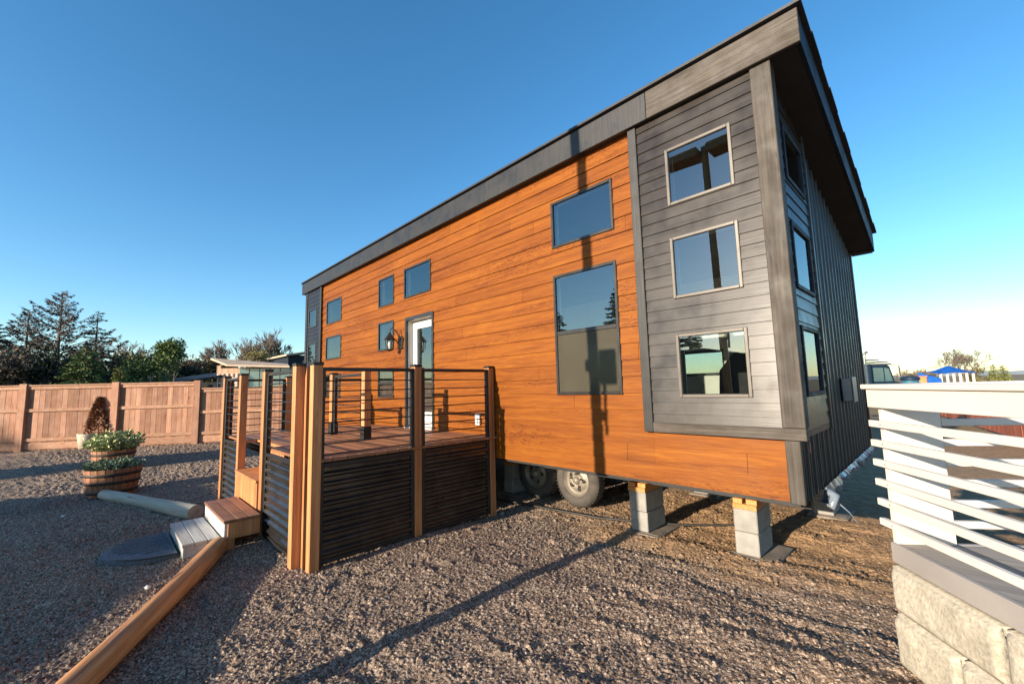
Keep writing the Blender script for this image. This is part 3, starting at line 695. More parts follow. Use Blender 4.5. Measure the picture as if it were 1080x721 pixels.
def corr(P, u0, u1, z0, z1):
    mb = MB(P); z = z0; pr = []
    while z < z1-0.02:
        for dz, o in ((0,0.0),(0.026,0.0),(0.046,0.026),(0.062,0.026),(0.082,0.0)): pr.append((min(z+dz,z1),o))
        z += 0.0885
    for (a,oa),(b,ob) in zip(pr,pr[1:]):
        if b-a > 1e-6: mb.add([(u0,oa,a),(u1,oa,a),(u1,ob,b),(u0,ob,b)],[(0,1,2,3)])
    return mb.build('corrugated_skirting', M['corrugated'], deck)
def rail(P, u0, u1, z0=DZ, skirt=True, rods=8):
    mb = MB(P)
    mb.box(u0,u1,-0.02,0.02,1.800,1.836,0.004)
    lo = 0.03 if skirt else z0+0.03
    for a in (u0,u1-0.038): mb.box(a,a+0.038,-0.019,0.019,lo,1.799,0.003)
    if skirt:
        mb.box(u0+0.0385,u1-0.0385,-0.019,0.021,0.895,0.935,0.003); mb.box(u0+0.0385,u1-0.0385,-0.019,0.019,0.03,0.065,0.003)
    fr = mb.build('rail_frame', M['black_metal'], deck)
    for k in range(rods):
        z = z0+0.035+k*(1.80-z0-0.03)/rods
        mb = MB(P); mb.tube([(u0+0.03,0,z),(u1-0.03,0,z)],0.007,6); mb.build('rod', M['black_metal'], fr)
right = lambda u, o, z: (XR-0.02+o, u, z)
ff = lambda u, o, z: (u, YF-o, z)
rail(right, YF+0.11, -1.165-0.05); rail(right, -1.165+0.05, -0.075-0.05)
corr(right, YF+0.145, -1.165-0.085, 0.066, 0.894); corr(right, -1.165+0.085, -0.075-0.085, 0.066, 0.894)
rail(ff, X2+0.05, XR-0.305); corr(ff, X2+0.085, XR-0.34, 0.066, 0.894)
rail(ff, X4+0.05, X3-0.05); corr(ff, X4+0.085, X3-0.085, 0.066, 0.894)
left = lambda u, o, z: (X4+o, u, z)
rail(left, YF+0.05, -1.50); rail(left, -1.40, -0.15)
rail(lambda u,o,z: (u,-1.23-o,z), -5.53, -4.55, DZ, False, 8)
# steps, mat
stp = thing('wooden_step', 'reddish brown box step with a dark worn top just outside the porch opening', 'step', (-5.05,-2.55,0))
mb = MB()
for k in range(3): mb.box(-5.62,-4.48,-2.745+k*0.113,-2.745+k*0.113+0.108,0.285,0.315,0.004,random.random())
mb.build('tread', M['step_red'], stp)
mb = MB(); mb.box(-5.60,-4.50,-2.735,-2.705,0.11,0.284,0.003,0.9); mb.build('riser_board', M['step_grey'], stp)
for (x0,x1) in ((-4.525,-4.49),(-5.61,-5.575)):
    mb = MB(); mb.box(x0,x1,-2.704,-2.41,0.12,0.284,0.003,0.6); mb.build('side_board', M['post'], stp)
    mb = MB(); mb.box(x0+0.002,x1-0.002,-2.704,-2.64,-0.02,0.119,0,0.2); mb.build('leg', M['post'], stp)
st2 = thing('wooden_step', 'orange brown box step inside the porch opening just under the deck edge', 'step', (-5.3,-2.25,0))
mb = MB(); mb.box(-5.83,-4.79,-2.40,-2.118,0.585,0.615,0.004,0.6); mb.build('tread', M['post'], st2)
mb = MB(); mb.box(-5.83,-4.79,-2.385,-2.355,0.25,0.584,0.003,0.5); mb.build('riser_board', M['post'], st2)
for x0 in (-5.82,-4.83):
    mb = MB(); mb.box(x0,x0+0.03,-2.354,-2.12,-0.02,0.584); mb.build('side_board', M['post'], st2)
st3 = thing('wooden_step', 'low pale grey plank step lying between the rubber mat and the brown box step', 'step', (-5.08,-2.9,0))
mb = MB()
for k in range(3): mb.box(-5.60,-4.58,-3.065+k*0.106,-3.065+k*0.106+0.102,0.110,0.142,0.004,random.random())
mb.build('tread', M['step_grey'], st3)
mb = MB(); mb.box(-5.59,-4.59,-3.055,-3.025,-0.02,0.109,0.003); mb.build('riser_board', M['step_grey'], st3)
for x0 in (-4.62,-5.59):
    mb = MB(); mb.box(x0,x0+0.03,-3.024,-2.755,-0.02,0.109,0.003); mb.build('side_board', M['step_grey'], st3)
mb = MB(); out = [(-4.82,-3.105),(-5.80,-3.105)]
nseg = 16; pts = [(-5.22+0.49*math.cos(a), -3.075-0.56*math.sin(a)) for a in [PI*k/nseg for k in range(nseg+1)]]
def matz(x, y): return 0.03
ringo = [(x,y,0.028) for (x,y) in pts]; ringi = [(-5.22+(x+5.31)*0.9, -3.085+(y+3.075)*0.9, 0.050) for (x,y) in pts]; ringi2 = [(-5.22+(x+5.31)*0.84, -3.09+(y+3.075)*0.84, 0.044) for (x,y) in pts]
base_ = [(x,y,-0.01) for (x,y) in pts]; n = len(pts)
mb.add(base_+ringo+ringi+ringi2, [(k*n+i,k*n+(i+1)%n,(k+1)*n+(i+1)%n,(k+1)*n+i) for k in range(3) for i in range(n)] + [tuple(range(3*n,4*n))], 0.5, False)
for k in range(9):
    xx = -5.22-0.36+k*0.09; yl = 0.50*math.sqrt(max(0,1-((xx+5.31)/0.42)**2))
    mb.box(xx-0.010,xx+0.010,-3.10-yl*0.9,-3.11,0.043,0.052,0.003)
tag(mb.build('door_mat', M['mat'], None), 'dark blue grey rounded rubber mat at the foot of the steps', 'mat')

# logs
def log(name, label, p0, p1, r0, r1, m, half=False):
    n = 14; P0, P1 = Vector(p0), Vector(p1); d = (P1-P0); ln = d.length
    mb = MB(); pts = []; rad = []
    for i in range(n+1):
        t = i/n; rr = r0+(r1-r0)*t+math.sin(t*9)*0.004
        if i == 0: rr *= 0.86
        pts.append((-ln/2+ln*t+(0.012 if i == 1 else 0), math.sin(t*5)*0.012, rr*0.0)); rad.append(rr)
    pts.insert(1, (-ln/2+0.025,0,0)); rad.insert(1, r0*0.99)
    mb.tube(pts, rad, 20)
    o = mb.build(name, m, None); o.rotation_euler = (0, -math.asin(d.z/ln), math.atan2(d.y,d.x))
    mid = (P0+P1)/2; o.location = mid - Vector((0,0,max(r0,r1)+0.012))
    return tag(o, label, 'log')
log('peeled_log', 'orange brown peeled log lying across the gravel in the foreground', (-4.52,-2.76,0.09), (-1.90,-4.05,0.09), 0.088, 0.078, M['log_brown'])
log('weathered_log', 'grey weathered log lying beyond the mat towards the barrel planters', (-8.75,-3.62,0.08), (-6.20,-2.74,0.09), 0.075, 0.095, M['log_grey'])

# ------------------------------------------------------------------ fence (runs obliquely)
FA = Vector((-17.98,-5.8)); FD = Vector((0.552,0.834)); FN = Vector((0.834,-0.552))
FT = lambda s, o, z: (FA.x+FD.x*s+FN.x*o, FA.y+FD.y*s+FN.y*o, z)
fence = thing('board_fence', 'reddish cedar board fence with capped posts behind the gravel yard', 'fence', FT(4,0,0))
pst = [-6.7,-4.3,-1.85,0.62,2.90,5.05,7.45,9.85,12.25,14.65]
for i, s in enumerate(pst):
    zt = 2.055 if s <= 5.1 else 1.86
    mb = MB(FT); mb.box(s-0.09,s+0.09,-0.05,0.10,0.0,zt,0.006,random.random()); mb.build('post', M['fence'], fence)
for i in range(len(pst)-1):
    a, b = pst[i]+0.091, pst[i+1]-0.091; zt = 2.03 if pst[i] < 5.0 else 1.83
    mb = MB(FT); s = a
    while s < b-0.02:
        w = min(0.138, b-s); mb.box(s,s+w-0.004,-0.012,0.010+random.uniform(0,0.006),0.17,zt-0.06,0.002,random.random()); s += w
    mb.build('pickets', M['fence'], fence)
    for (z0,z1,o,nm) in ((zt-0.14,zt-0.05,0.05,'rail'),(zt-0.78,zt-0.69,0.05,'rail'),(0.42,0.51,0.05,'rail'),(0.20,0.38,0.03,'kickboard')):
        mb = MB(FT); mb.box(a-0.001,b,0.018,o,z0,z1,0.004,random.random()); mb.build(nm, M['fence_h'], fence)
    mb = MB(FT); mb.box(a-0.05,b+0.05,-0.05,0.075,zt-0.045,zt-0.008,0.004,random.random()); mb.build('cap_board', M['fence_h'], fence)

# ------------------------------------------------------------------ foliage helpers
def leaf(mb, p, size, d=None, tint=None, thin=0.45):
    p = Vector(p); d = Vector(d) if d is not None else Vector((random.gauss(0,1),random.gauss(0,1),random.gauss(0,1)))
    if d.length < 1e-6: d = Vector((0,0,1))
    d.normalize(); u = Vector((random.gauss(0,1),random.gauss(0,1),random.gauss(0,1))); s = d.cross(u)
    if s.length < 1e-6: return
    s.normalize(); L = size*random.uniform(0.7,1.3); w = L*thin
    mb.add([p, p+d*L*0.45+s*w*0.5, p+d*L, p+d*L*0.45-s*w*0.5], [(0,1,2,3)], random.random() if tint is None else tint)
def conifer(name, label, x, y, h, rad, m, gap=0.35, droop=0.25, z0=0.0, dens=1.0, up=False, group=None, bark='bark', leafsize=0.34, base=0.08):
    t = thing(name, label, 'tree', (x,y,z0), group)
    tr = MB(); tr.tube([(x,y,z0-0.2),(x+0.05,y,z0+h*0.5),(x,y,z0+h*0.98)],[h*0.022,h*0.013,0.02],8); cr = MB()
    z = h*base
    while z < h*0.985:
        f = 1-z/h; n = max(5,int((6+4*f)*dens)); a0 = random.random()*6
        for k in range(n):
            L = rad*(f**0.8)*random.uniform(0.5,1.15)+0.15; an = a0+2*PI*k/n+random.uniform(-0.35,0.35); zz = z+random.uniform(-0.3,0.3)*gap*2
            e = Vector((math.cos(an),math.sin(an),0)); p0 = Vector((x,y,z0+zz)); rise = (0.45 if up else 0.02)*L
            q = [p0+e*(L*s)+Vector((0,0,rise*s-droop*L*(s**2)+(0.12*L*s**3))) for s in (0,0.35,0.7,1.0)]
            tr.tube(q,[0.02+0.012*L,0.016+0.006*L,0.014,0.006],3,False)
            side = Vector((-e.y,e.x,0)); m_ = max(10,int(L*72*dens))
            for j in range(m_):
                s = random.uniform(0.08,1.0); i = min(2,int(s*3)); fr = s*3-i; p = q[i].lerp(q[i+1],min(1,fr))
                sg = random.choice((-1,1)); tw = random.uniform(0,0.30)*L*(1.05-s)
                d = e*random.uniform(0.4,1.0)+side*sg*random.uniform(0.1,0.9)+Vector((0,0,random.uniform(-0.75,0.25)))
                leaf(cr,p+side*sg*tw+e*tw*0.5+Vector((0,0,-tw*0.25)),leafsize*0.72*(0.55+0.5*f)*random.uniform(0.7,1.2),d,None,0.36)
        z += gap*random.uniform(0.75,1.25)*(0.6+0.6*f)
    for j in range(40): leaf(cr,(x+random.gauss(0,.05),y+random.gauss(0,.05),z0+h*random.uniform(0.90,1.0)),leafsize*0.35,(random.gauss(0,.6),random.gauss(0,.6),1),None,0.3)
    tr.build('trunk', M[bark], t); cr.build('crown', m, t, recalc=False)
    return t
def bare_tree(name, label, x, y, h, spread, group=None, m='twig', z0=0.0, levels=5, stems=1, r0=None, rmin=0.028):
    t = thing(name, label, 'tree', (x,y,z0), group); mb = MB(); tr = MB()
    def grow(p, d, L, r, lv):
        q = p+d*L*0.5+Vector((random.gauss(0,.04),random.gauss(0,.04),0))*L; e = p+d*L
        (tr if lv >= levels-1 else mb).tube([p,q,e],[r,r*0.85,r*0.68],5 if lv > 2 else 3,False)
        if lv == 0: return
        for k in range(3 if lv > 1 else 4):
            nd = (d+Vector((random.gauss(0,1),random.gauss(0,1),random.gauss(0.15,0.5)))*spread).normalized()
            nd.z = max(nd.z,-0.05); s = random.uniform(0.55,1.0)
            grow(p.lerp(e,s),nd,L*random.uniform(0.62,0.86),max(rmin,r*0.60),lv-1)
    for s in range(stems):
        d = Vector((random.gauss(0,.12),random.gauss(0,.12),1)).normalized()
        grow(Vector((x+s*0.3,y,z0-0.1)),d,h*0.30,r0 or h*0.02,levels)
    tr.build('trunk', M[m], t, recalc=False); mb.build('crown', M[m], t, recalc=False); return t
def bush_tree(name, label, x, y, h, rx, m, group=None, z0=0.0, n=2600, trunk=True, leafsize=0.3, lobes=16, low=0.25, bark='bark', cat='tree'):
    t = thing(name, label, cat, (x,y,z0), group); cr = MB(); tr = MB()
    cs = []
    for k in range(lobes):
        f = random.uniform(low,0.95); w = math.sin(min(1,(1-f)*1.5+0.15)*PI/2); a = random.random()*2*PI; rr = rx*w*math.sqrt(random.random())
        cs.append((Vector((x+rr*math.cos(a),y+rr*math.sin(a),z0+h*f)), rx*random.uniform(0.22,0.42), random.uniform(-0.25,0.25)))
    for c, r, tt in cs:
        if trunk: tr.tube([(x+random.gauss(0,.05)*rx,y,z0-0.1),(x*0.6+c.x*0.4,y*0.6+c.y*0.4,z0+(c.z-z0)*0.6),c],[0.03+h*0.010,h*0.007,0.012],4,False)
        for j in range(int(n*1.9)//lobes):
            v = Vector((random.gauss(0,1),random.gauss(0,1),random.gauss(0,0.8))).normalized()*r*random.uniform(0.35,1.1)
            leaf(cr,c+v,leafsize*0.68,v+Vector((random.gauss(0,.5),random.gauss(0,.5),random.gauss(0,.5)))*r,min(1,max(0,random.gauss(0.5,0.22)+tt)),0.6)
    if trunk: tr.build('trunk', M[bark], t, recalc=False)
    cr.build('crown' if trunk else 'foliage', m, t, recalc=False); return t

# ------------------------------------------------------------------ camera frame (measured from the photograph)
CAM = Vector((0.8113,-3.7127,1.6)); F = 444.08
yaw, pit, rol = -0.79917, 0.106475, -0.026610
fw = Vector((math.sin(yaw)*math.cos(pit), math.cos(yaw)*math.cos(pit), math.sin(pit)))
r_ = Vector((math.cos(yaw),-math.sin(yaw),0)); u_ = r_.cross(fw)
RT = r_*math.cos(rol)+u_*math.sin(rol); UP = -r_*math.sin(rol)+u_*math.cos(rol)
def at(px, d, py=400):
    q = CAM + (fw+RT*((px-540)/F)-UP*((py-360.5)/F))*d; return q

# ------------------------------------------------------------------ planters
def tub(label, x, y, z0, R, h):
    t = thing('barrel_planter', label, 'planter', (x,y,z0), 'half barrel planters')
    mb = MB(); n = 22
    for k in range(n):
        a0, a1 = 2*PI*k/n+0.012, 2*PI*(k+1)/n-0.012; tt = random.random(); vs = []
        for (r, z) in ((R*0.82,0.0),(R*0.93,h*0.5),(R,h),(R*0.94,h),(R*0.78,0.1)):
            vs += [(x+r*math.cos(a0),y+r*math.sin(a0),z0+z),(x+r*math.cos(a1),y+r*math.sin(a1),z0+z)]
        mb.add(vs,[(0,1,3,2),(2,3,5,4),(4,5,7,6),(6,7,9,8)],tt)
    mb.build('staves', M['barrel'], t)
    for f in (0.16,0.50,0.80):
        rr = R*(0.82+0.18*f**0.8)*1.02+0.004; mb = MB(); mb.lathe([(rr-0.012,-0.022),(rr,-0.022),(rr+0.006,0.022),(rr-0.01,0.022)],(x,y,z0+h*f),32); mb.build('hoop', M['hoop'], t)
    mb = MB(); mb.lathe([(R*0.93,h-0.05),(R*0.5,h-0.02),(0.0,h-0.015)],(x,y,z0),24); mb.build('soil', M['soil'], t)
    return t
T1 = (-9.10,-3.50); T2 = (-12.0,-3.45); T3 = (-16.75,-3.9)
tub('nearest half barrel planter with low green plants beside the grey log', T1[0], T1[1], 0.01, 0.37, 0.43)
tub('half barrel planter with pale variegated shrub behind the nearest one', T2[0], T2[1], 0.06, 0.37, 0.42)
def plant(name, label, x, y, z, R, h, m, n, leafsize, cat='plant', spiky=True):
    mb = MB()
    for k in range(n//9):
        a = random.random()*2*PI; rr = R*math.sqrt(random.random()); b = Vector((x+rr*0.45*math.cos(a),y+rr*0.45*math.sin(a),z)); tip = Vector((x+rr*math.cos(a)*1.1,y+rr*math.sin(a)*1.1,z+h*random.uniform(0.45,1.0)*(1-0.35*(rr/R)**2)))
        mb.tube([b,b.lerp(tip,0.5)+Vector((0,0,0.03)),tip],[0.006,0.005,0.003],3,False,0.3)
        for j in range(9):
            s = random.uniform(0.3,1.0); p = b.lerp(tip,s); leaf(mb,p,leafsize,(tip-b).normalized()*0.6+Vector((random.gauss(0,.6),random.gauss(0,.6),random.gauss(0.2,.5))),None,0.5)
    return tag(mb.build(name, m, None, recalc=False), label, cat)
plant('juniper_plant', 'low blue green plant spreading in the nearest barrel planter', T1[0], T1[1], 0.37, 0.36, 0.24, M['leaf_blue'], 2000, 0.05)
plant('variegated_shrub', 'pale cream and green leafed shrub growing in the second barrel planter', T2[0], T2[1], 0.42, 0.45, 0.50, M['leaf_pale'], 2600, 0.075)
pt = thing('plant_pot', 'pale round pot standing against the board fence', 'plant pot', (T3[0],T3[1],0.13))
mb = MB(); mb.lathe([(0.0,0.0),(0.21,0.0),(0.26,0.40),(0.275,0.46),(0.245,0.46),(0.23,0.40)],(T3[0],T3[1],0.13),28); mb.build('pot_body', M['pot'], pt)
mb = MB(); mb.lathe([(0.235,0.40),(0.0,0.41)],(T3[0],T3[1],0.13),24); mb.build('soil', M['soil'], pt)
mb = MB(); x, y = T3[0]+0.15, T3[1]+0.18
for k in range(3600):
    f = random.random()**0.8; a = random.random()*2*PI; rr = 0.29*(1-f)**0.7*random.uniform(0.5,1.0)+0.02
    leaf(mb,(x+rr*math.cos(a),y+rr*math.sin(a),0.55+1.05*f),0.07,(math.cos(a)*0.6,math.sin(a)*0.6,random.uniform(0.1,0.9)),None,0.4)
mb.tube([(x,y,0.10),(x,y,1.5)],[0.03,0.01],6,True,0.2)
tag(mb.build('dwarf_conifer', M['leaf_rust'], None, recalc=False), 'rusty brown cone shaped conifer in front of the board fence', 'shrub')

# ------------------------------------------------------------------ neighbour's white railing on a stone base (right foreground)
RP = Vector((0.502,-0.440)); RD = Vector((0.6025,-0.798)); RN = Vector((0.798,0.6025))   # RD: towards the viewer, RN: into that deck
RTm = lambda s, o, z: (RP.x+RD.x*s-RN.x*o, RP.y+RD.y*s-RN.y*o, z)     # o: outwards from the railing face
M['screw'] = plain('screw_head', (0.30,0.28,0.25), 0.4, 0.7)
nd = thing('neighbouring_deck', 'white slatted railing around a small grey deck on stone blocks', 'deck', RTm(0.8,-0.9,0.55))
mb = MB(RTm); 
for k in range(12): mb.box(0.02,3.0,-0.16-k*0.143,-0.022-k*0.143,0.64,0.668,0.004,random.random())
mb.build('decking', M['deck_grey'], nd)
mb = MB(RTm); mb.box(0.0,3.0,-0.020,0.012,0.565,0.672,0.004); mb.box(0.0,0.03,-1.8,-0.021,0.565,0.672,0.004); mb.build('fascia', M['rail_grey'], nd)
mb = MB(RTm); mb.box(-0.055,3.0,-0.10,0.045,1.532,1.560,0.004); mb.box(-0.055,0.07,-1.8,-0.101,1.532,1.560,0.004); mb.build('rail_cap', M['rail_white'], nd)
mb = MB(RTm); mb.box(-0.035,3.0,0.0,0.028,1.425,1.531,0.003); mb.box(0.0,0.028,-1.8,-0.001,1.425,1.531,0.003); mb.build('top_rail', M['rail_white'], nd)
for k in range(6):
    z = 1.350-k*0.1115; mb = MB(RTm); mb.box(-0.04,3.0,0.0,0.030,z-0.038,z,0.003); mb.build('slat', M['rail_white'], nd)
    for sx in (0.06,1.545):
        mb = MB(RTm); mb.prism([(sx+0.0045*math.cos(t*PI/4),z-0.019+0.0045*math.sin(t*PI/4)) for t in range(8)],0.030,0.0315,'y'); mb.build('screw', M['screw'], nd)
    mb = MB(RTm); mb.box(0.0,0.030,-1.8,-0.30,z-0.034,z+0.004,0.003); mb.build('slat', M['rail_white'], nd)
mb = MB(RTm); mb.box(0.0,0.035,-0.295,-0.004,0.669,1.424,0.003); mb.build('corner_board', M['rail_white'], nd)
mb = MB(RTm); mb.box(1.5,1.59,-0.1,-0.012,0.669,1.424,0.004); mb.box(0.04,0.13,-1.8,-1.71,0.669,1.424,0.004); mb.box(2.9,2.99,-0.1,-0.012,0.669,1.424,0.004); mb.build('post', M['rail_white'], nd)
mb = MB(RTm); mb.box(0.2,2.9,-1.7,-0.2,0.5,0.60); mb.build('joists', M['rail_grey'], nd)
def stone_block(s0, s1, o0, o1, z0, z1, label):
    mb = MB(RTm); nx, ny, nz = 40, 14, 18
    # a rough split face: grid on a box, pushed in and out
    def pt(a, b, c):
        s, o, z = s0+(s1-s0)*a, o0+(o1-o0)*b, z0+(z1-z0)*c
        ea = min(a,1-a)*(s1-s0); ec = min(c,1-c)*(z1-z0); eb = (1-b)*(o1-o0)
        w = (min(1,ea/0.035)*min(1,ec/0.035))
        if b > 0.99: o += -0.030*(1-w)**2 + 0.011*w*(mnoise.noise((s*5,z*6,s0*5))+0.35*mnoise.noise((s*19,z*19,s0*5)))
        if a < 0.01 or a > 0.99: s += (0.005*math.sin(z*25+o*13))*(1 if a < 0.5 else -1)
        if c > 0.99: z += -0.012*(1-min(1,eb/0.06))
        return (s,o,z)
    faces = []
    def grid(fn, n, m):
        vs = [fn(i/n,j/m) for i in range(n+1) for j in range(m+1)]
        mb.add(vs,[(i*(m+1)+j,(i+1)*(m+1)+j,(i+1)*(m+1)+j+1,i*(m+1)+j+1) for i in range(n) for j in range(m)],0.5,True)
    st = random.getstate()
    grid(lambda a,c: pt(a,1,c),nx,nz); grid(lambda b,c: pt(0,b,c),ny,nz); grid(lambda b,c: pt(1,b,c),ny,nz); grid(lambda a,b: pt(a,b,1),nx,ny); grid(lambda a,b: pt(a,b,0),nx,ny)
    o = mb.build('stone_block', M['stone'], None)
    bm = bmesh.new(); bm.from_mesh(o.data); bmesh.ops.remove_doubles(bm,verts=bm.verts,dist=0.0012); bmesh.ops.recalc_face_normals(bm,faces=bm.faces); bm.to_mesh(o.data); bm.free()
    return tag(o, label, 'stone block', 'retaining wall blocks under the white railing')
stone_block(-0.02,0.62,-0.34,0.03,0.30,0.545,'rough tan stone block at the top left corner of the wall under the white railing')
stone_block(0.635,1.30,-0.34,0.035,0.305,0.55,'rough tan stone block in the top course at the right edge of the photo')
stone_block(-0.005,0.40,-0.34,0.045,0.02,0.295,'rough tan stone block in the lower course at the left corner of the wall')
stone_block(0.415,1.05,-0.34,0.05,0.02,0.298,'rough tan stone block in the lower course right of the corner block')
stone_block(0.0,0.6,-1.0,-0.36,0.02,0.54,'stone block set back under the grey deck behind the corner blocks')

# ------------------------------------------------------------------ lamp post that throws the long shadow, and other things behind the viewer
LP = Vector((-1.985,-4.5))
lp = thing('lamp_post', 'tall brown timber lamp post with two flat heads, seen reflected in the bay windows', 'lamp post', (LP.x,LP.y,0))
mb = MB(); mb.tube([(LP.x+0.03,LP.y,-0.2),(LP.x-0.08,LP.y,6.12)],[0.072,0.062],16); mb.build('pole', M['lamp_pole_wood'], lp)
for sx in (-1,1):
    mb = MB(); x0 = LP.x-0.07; mb.prism([(x0+sx*0.055,6.02),(x0+sx*0.10,5.93),(x0+sx*0.78,5.96),(x0+sx*0.86,6.05),(x0+sx*0.80,6.10),(x0+sx*0.10,6.10)],LP.y-0.19,LP.y+0.19,'y'); mb.build('lamp_head', M['lamp_pole_wood'], lp)
mb = MB(); mb.box(LP.x+0.05,LP.x+0.25,LP.y-0.02,LP.y+0.10,2.72,3.06,0.01); mb.tube([(LP.x+0.1,LP.y+0.05,2.2),(LP.x+0.1,LP.y+0.05,2.72)],0.02,8); mb.box(LP.x-0.13,LP.x-0.06,LP.y,LP.y+0.06,2.86,2.98,0.01); mb.box(LP.x+0.05,LP.x+0.11,LP.y,LP.y+0.05,2.35,2.45,0.01); mb.build('meter_box', M['grey_box'], lp)
# neighbour cabin that shades the left of the yard
nb = thing('cabin', 'charcoal cabin across the yard behind the viewer, its shadow covering the left gravel', 'cabin', (-7.5,-15.5,0))
def sh(xs, reach):   # roof height over y=-14 that throws the shadow to y=reach
    return (reach+14)*0.2493
prof_ = [(-2.4,0),(-2.4,sh(0,-4.5)),(-3.25,sh(0,-4.02)),(-5.2,sh(0,-2.95)),(-5.6,sh(0,-2.5)),(-6.0,sh(0,-2.1)),(-9.2,sh(0,-2.1)),(-9.65,sh(0,-3.35)),(-9.95,sh(0,-3.6)),(-10.5,sh(0,-5.2)),(-10.5,0)]
mb = MB(); mb.prism(prof_,-17,-14,'y'); mb.build('walls', M['grey_lap'], nb)
mb = MB(); mb.box(-9.6,-8.4,-14.005,-13.96,1.2,2.3,0.01); mb.box(-6.4,-5.6,-14.005,-13.96,0.2,2.2,0.01); mb.build('window', M['dark_window'], nb)
conifer('added_shadow_conifer', 'slim columnar conifer added behind the viewer to cast the narrow shadow strip', -13.35, -12.5, 6.2, 0.60, M['needle_green'], 0.22, 0.0, 0, 1.6, True, None, 'bark', 0.30, 0.02)  # unseen tree, added to throw the dark strip across the far gravel
for (x,y,h,r) in ((-30,-34,10,2.6),(-26,-40,13,3.2),(-36,-37,11,2.8),(-44,-42,12,3.0),(-52,-40,13,3.2),(-20,-46,11,2.8),(-13,-50,10,2.5),(7,-48,10,2.6)):
    if x == -30: C0 = conifer('dark_conifer', 'dark conifer in the row behind the viewer, seen reflected in the windows', x, y, h, r, M['needle_dark'], 0.5, 0.25, 0, 1.0, False, 'conifers behind the viewer', 'bark', 0.5)
    else: dup(C0, (x,y,0), random.random()*6, None, h/10)

# ------------------------------------------------------------------ trees beyond the fence (left)
GB = 'trees beyond the board fence'
p = at(58,26); conifer('spruce_tree', 'tall brownish spruce with ragged upswept branches beyond the fence at left', p.x, p.y, 8.3, 4.4, M['needle_brown'], 0.42, -0.05, 0, 0.62, True, GB, 'bark', 0.36)
p = at(24,28); conifer('spruce_tree', 'ragged dark spruce with a thin top left of the tallest spruce', p.x, p.y, 7.7, 3.0, M['needle_brown'], 0.46, -0.05, 0, 0.55, True, GB, 'bark', 0.36)
p = at(-12,24); conifer('spruce_tree', 'dark spruce at the very left edge beyond the fence', p.x, p.y, 6.0, 2.6, M['needle_dark'], 0.36, 0.15, 0, 1.1, False, GB)
p = at(98,28); conifer('fir_tree', 'slim layered dark green fir right of the tallest spruce', p.x, p.y, 7.4, 2.0, M['needle_dark'], 0.55, 0.12, 0, 0.8, False, GB, 'bark', 0.34)
p = at(88,22); conifer('fir_tree', 'short dense dark green fir in front of the slim layered fir', p.x, p.y, 4.3, 2.2, M['needle_green'], 0.28, 0.3, 0, 1.2, False, GB)
p = at(40,23); bush_tree('evergreen_bush', 'dark evergreen mass under the tallest spruce just over the fence', p.x, p.y, 4.2, 2.7, M['needle_dark'], GB, 0, 3400, True, 0.3, 20)
p = at(8,22); bush_tree('evergreen_bush', 'dark evergreen mass at the left edge just over the fence', p.x, p.y, 3.9, 2.4, M['needle_brown'], GB, 0, 3000, True, 0.3, 18)
p = at(124,30); bush_tree('olive_tree', 'olive brown bushy tree between the firs and the green pine', p.x, p.y, 4.6, 1.9, M['leaf_olive'], GB, 0, 3200, True, 0.26, 18)
p = at(146,31); bush_tree('olive_tree', 'dull brown leafy tree just left of the green pine', p.x, p.y, 4.6, 1.8, M['leaf_olive'], GB, 0, 3000, True, 0.24, 18, 0.2, 'bark_pale')
p = at(126,19); conifer('young_conifer', 'small lime green conifer peeking over the fence', p.x, p.y, 2.95, 0.5, M['leaf_lime'], 0.14, 0.25, 0, 1.3, False, GB, 'bark', 0.2)
p = at(172,27); bush_tree('pine_tree', 'bright green spreading pine with pale forked trunks beyond the fence', p.x, p.y, 5.2, 1.7, M['needle_green'], GB, 0, 3600, True, 0.26, 20, 0.3, 'bark_pale')
p = at(176,26.5); bare_tree('bare_tree', 'pale forked bare stems in front of the green pine', p.x, p.y, 4.0, 0.30, GB, 'bark_pale', 0, 3, 3, 0.07)
p = at(194,30); bush_tree('pine_tree', 'low dark green pine clump right of the bright green pine', p.x, p.y, 3.5, 1.5, M['needle_dark'], GB, 0, 2200, True, 0.26, 14)
p = at(119,52); bare_tree('bare_tree', 'tall grey bare tree rising behind the olive tree', p.x, p.y, 10.2, 0.42, GB, 'twig', 0, 6)
p = at(140,50); bare_tree('bare_tree', 'twiggy bare tree left of the green pine', p.x, p.y, 8.4, 0.5, GB, 'twig', 0, 6)
p = at(157,50); bare_tree('bare_tree', 'bare tree directly behind the green pine', p.x, p.y, 8.0, 0.5, GB, 'twig', 0, 6)
BL = ['tall thin bare tree over the tan roofed building, left of its ridge','tall thin bare tree above the middle of the tan roof','bare tree above the right part of the tan roof','thin bare tree beside the blue grey house far behind','low bare tree left of the tan roofed building','pale bare tree just left of the blue grey house']
for (px,d,h),lb in zip(((246,72,11),(252,66,9.5),(262,70,8.5),(298,70,11.5),(222,60,6.5),(289,66,11)),BL):
    p = at(px,d); bare_tree('bare_tree', lb, p.x, p.y, h*1.12, 0.27, GB, 'twig', 0, 6, 1, 0.16, 0.03)
HB = ['dark brown hedge tree at the left end of the far tree line','dark brown tree second in the far tree line','brown twiggy tree behind the tan roof ridge','russet tree behind the middle of the tan roof','brown tree behind the right end of the tan roof','dark tree beside the blue grey house','dark green tree low in the far line behind the pine']
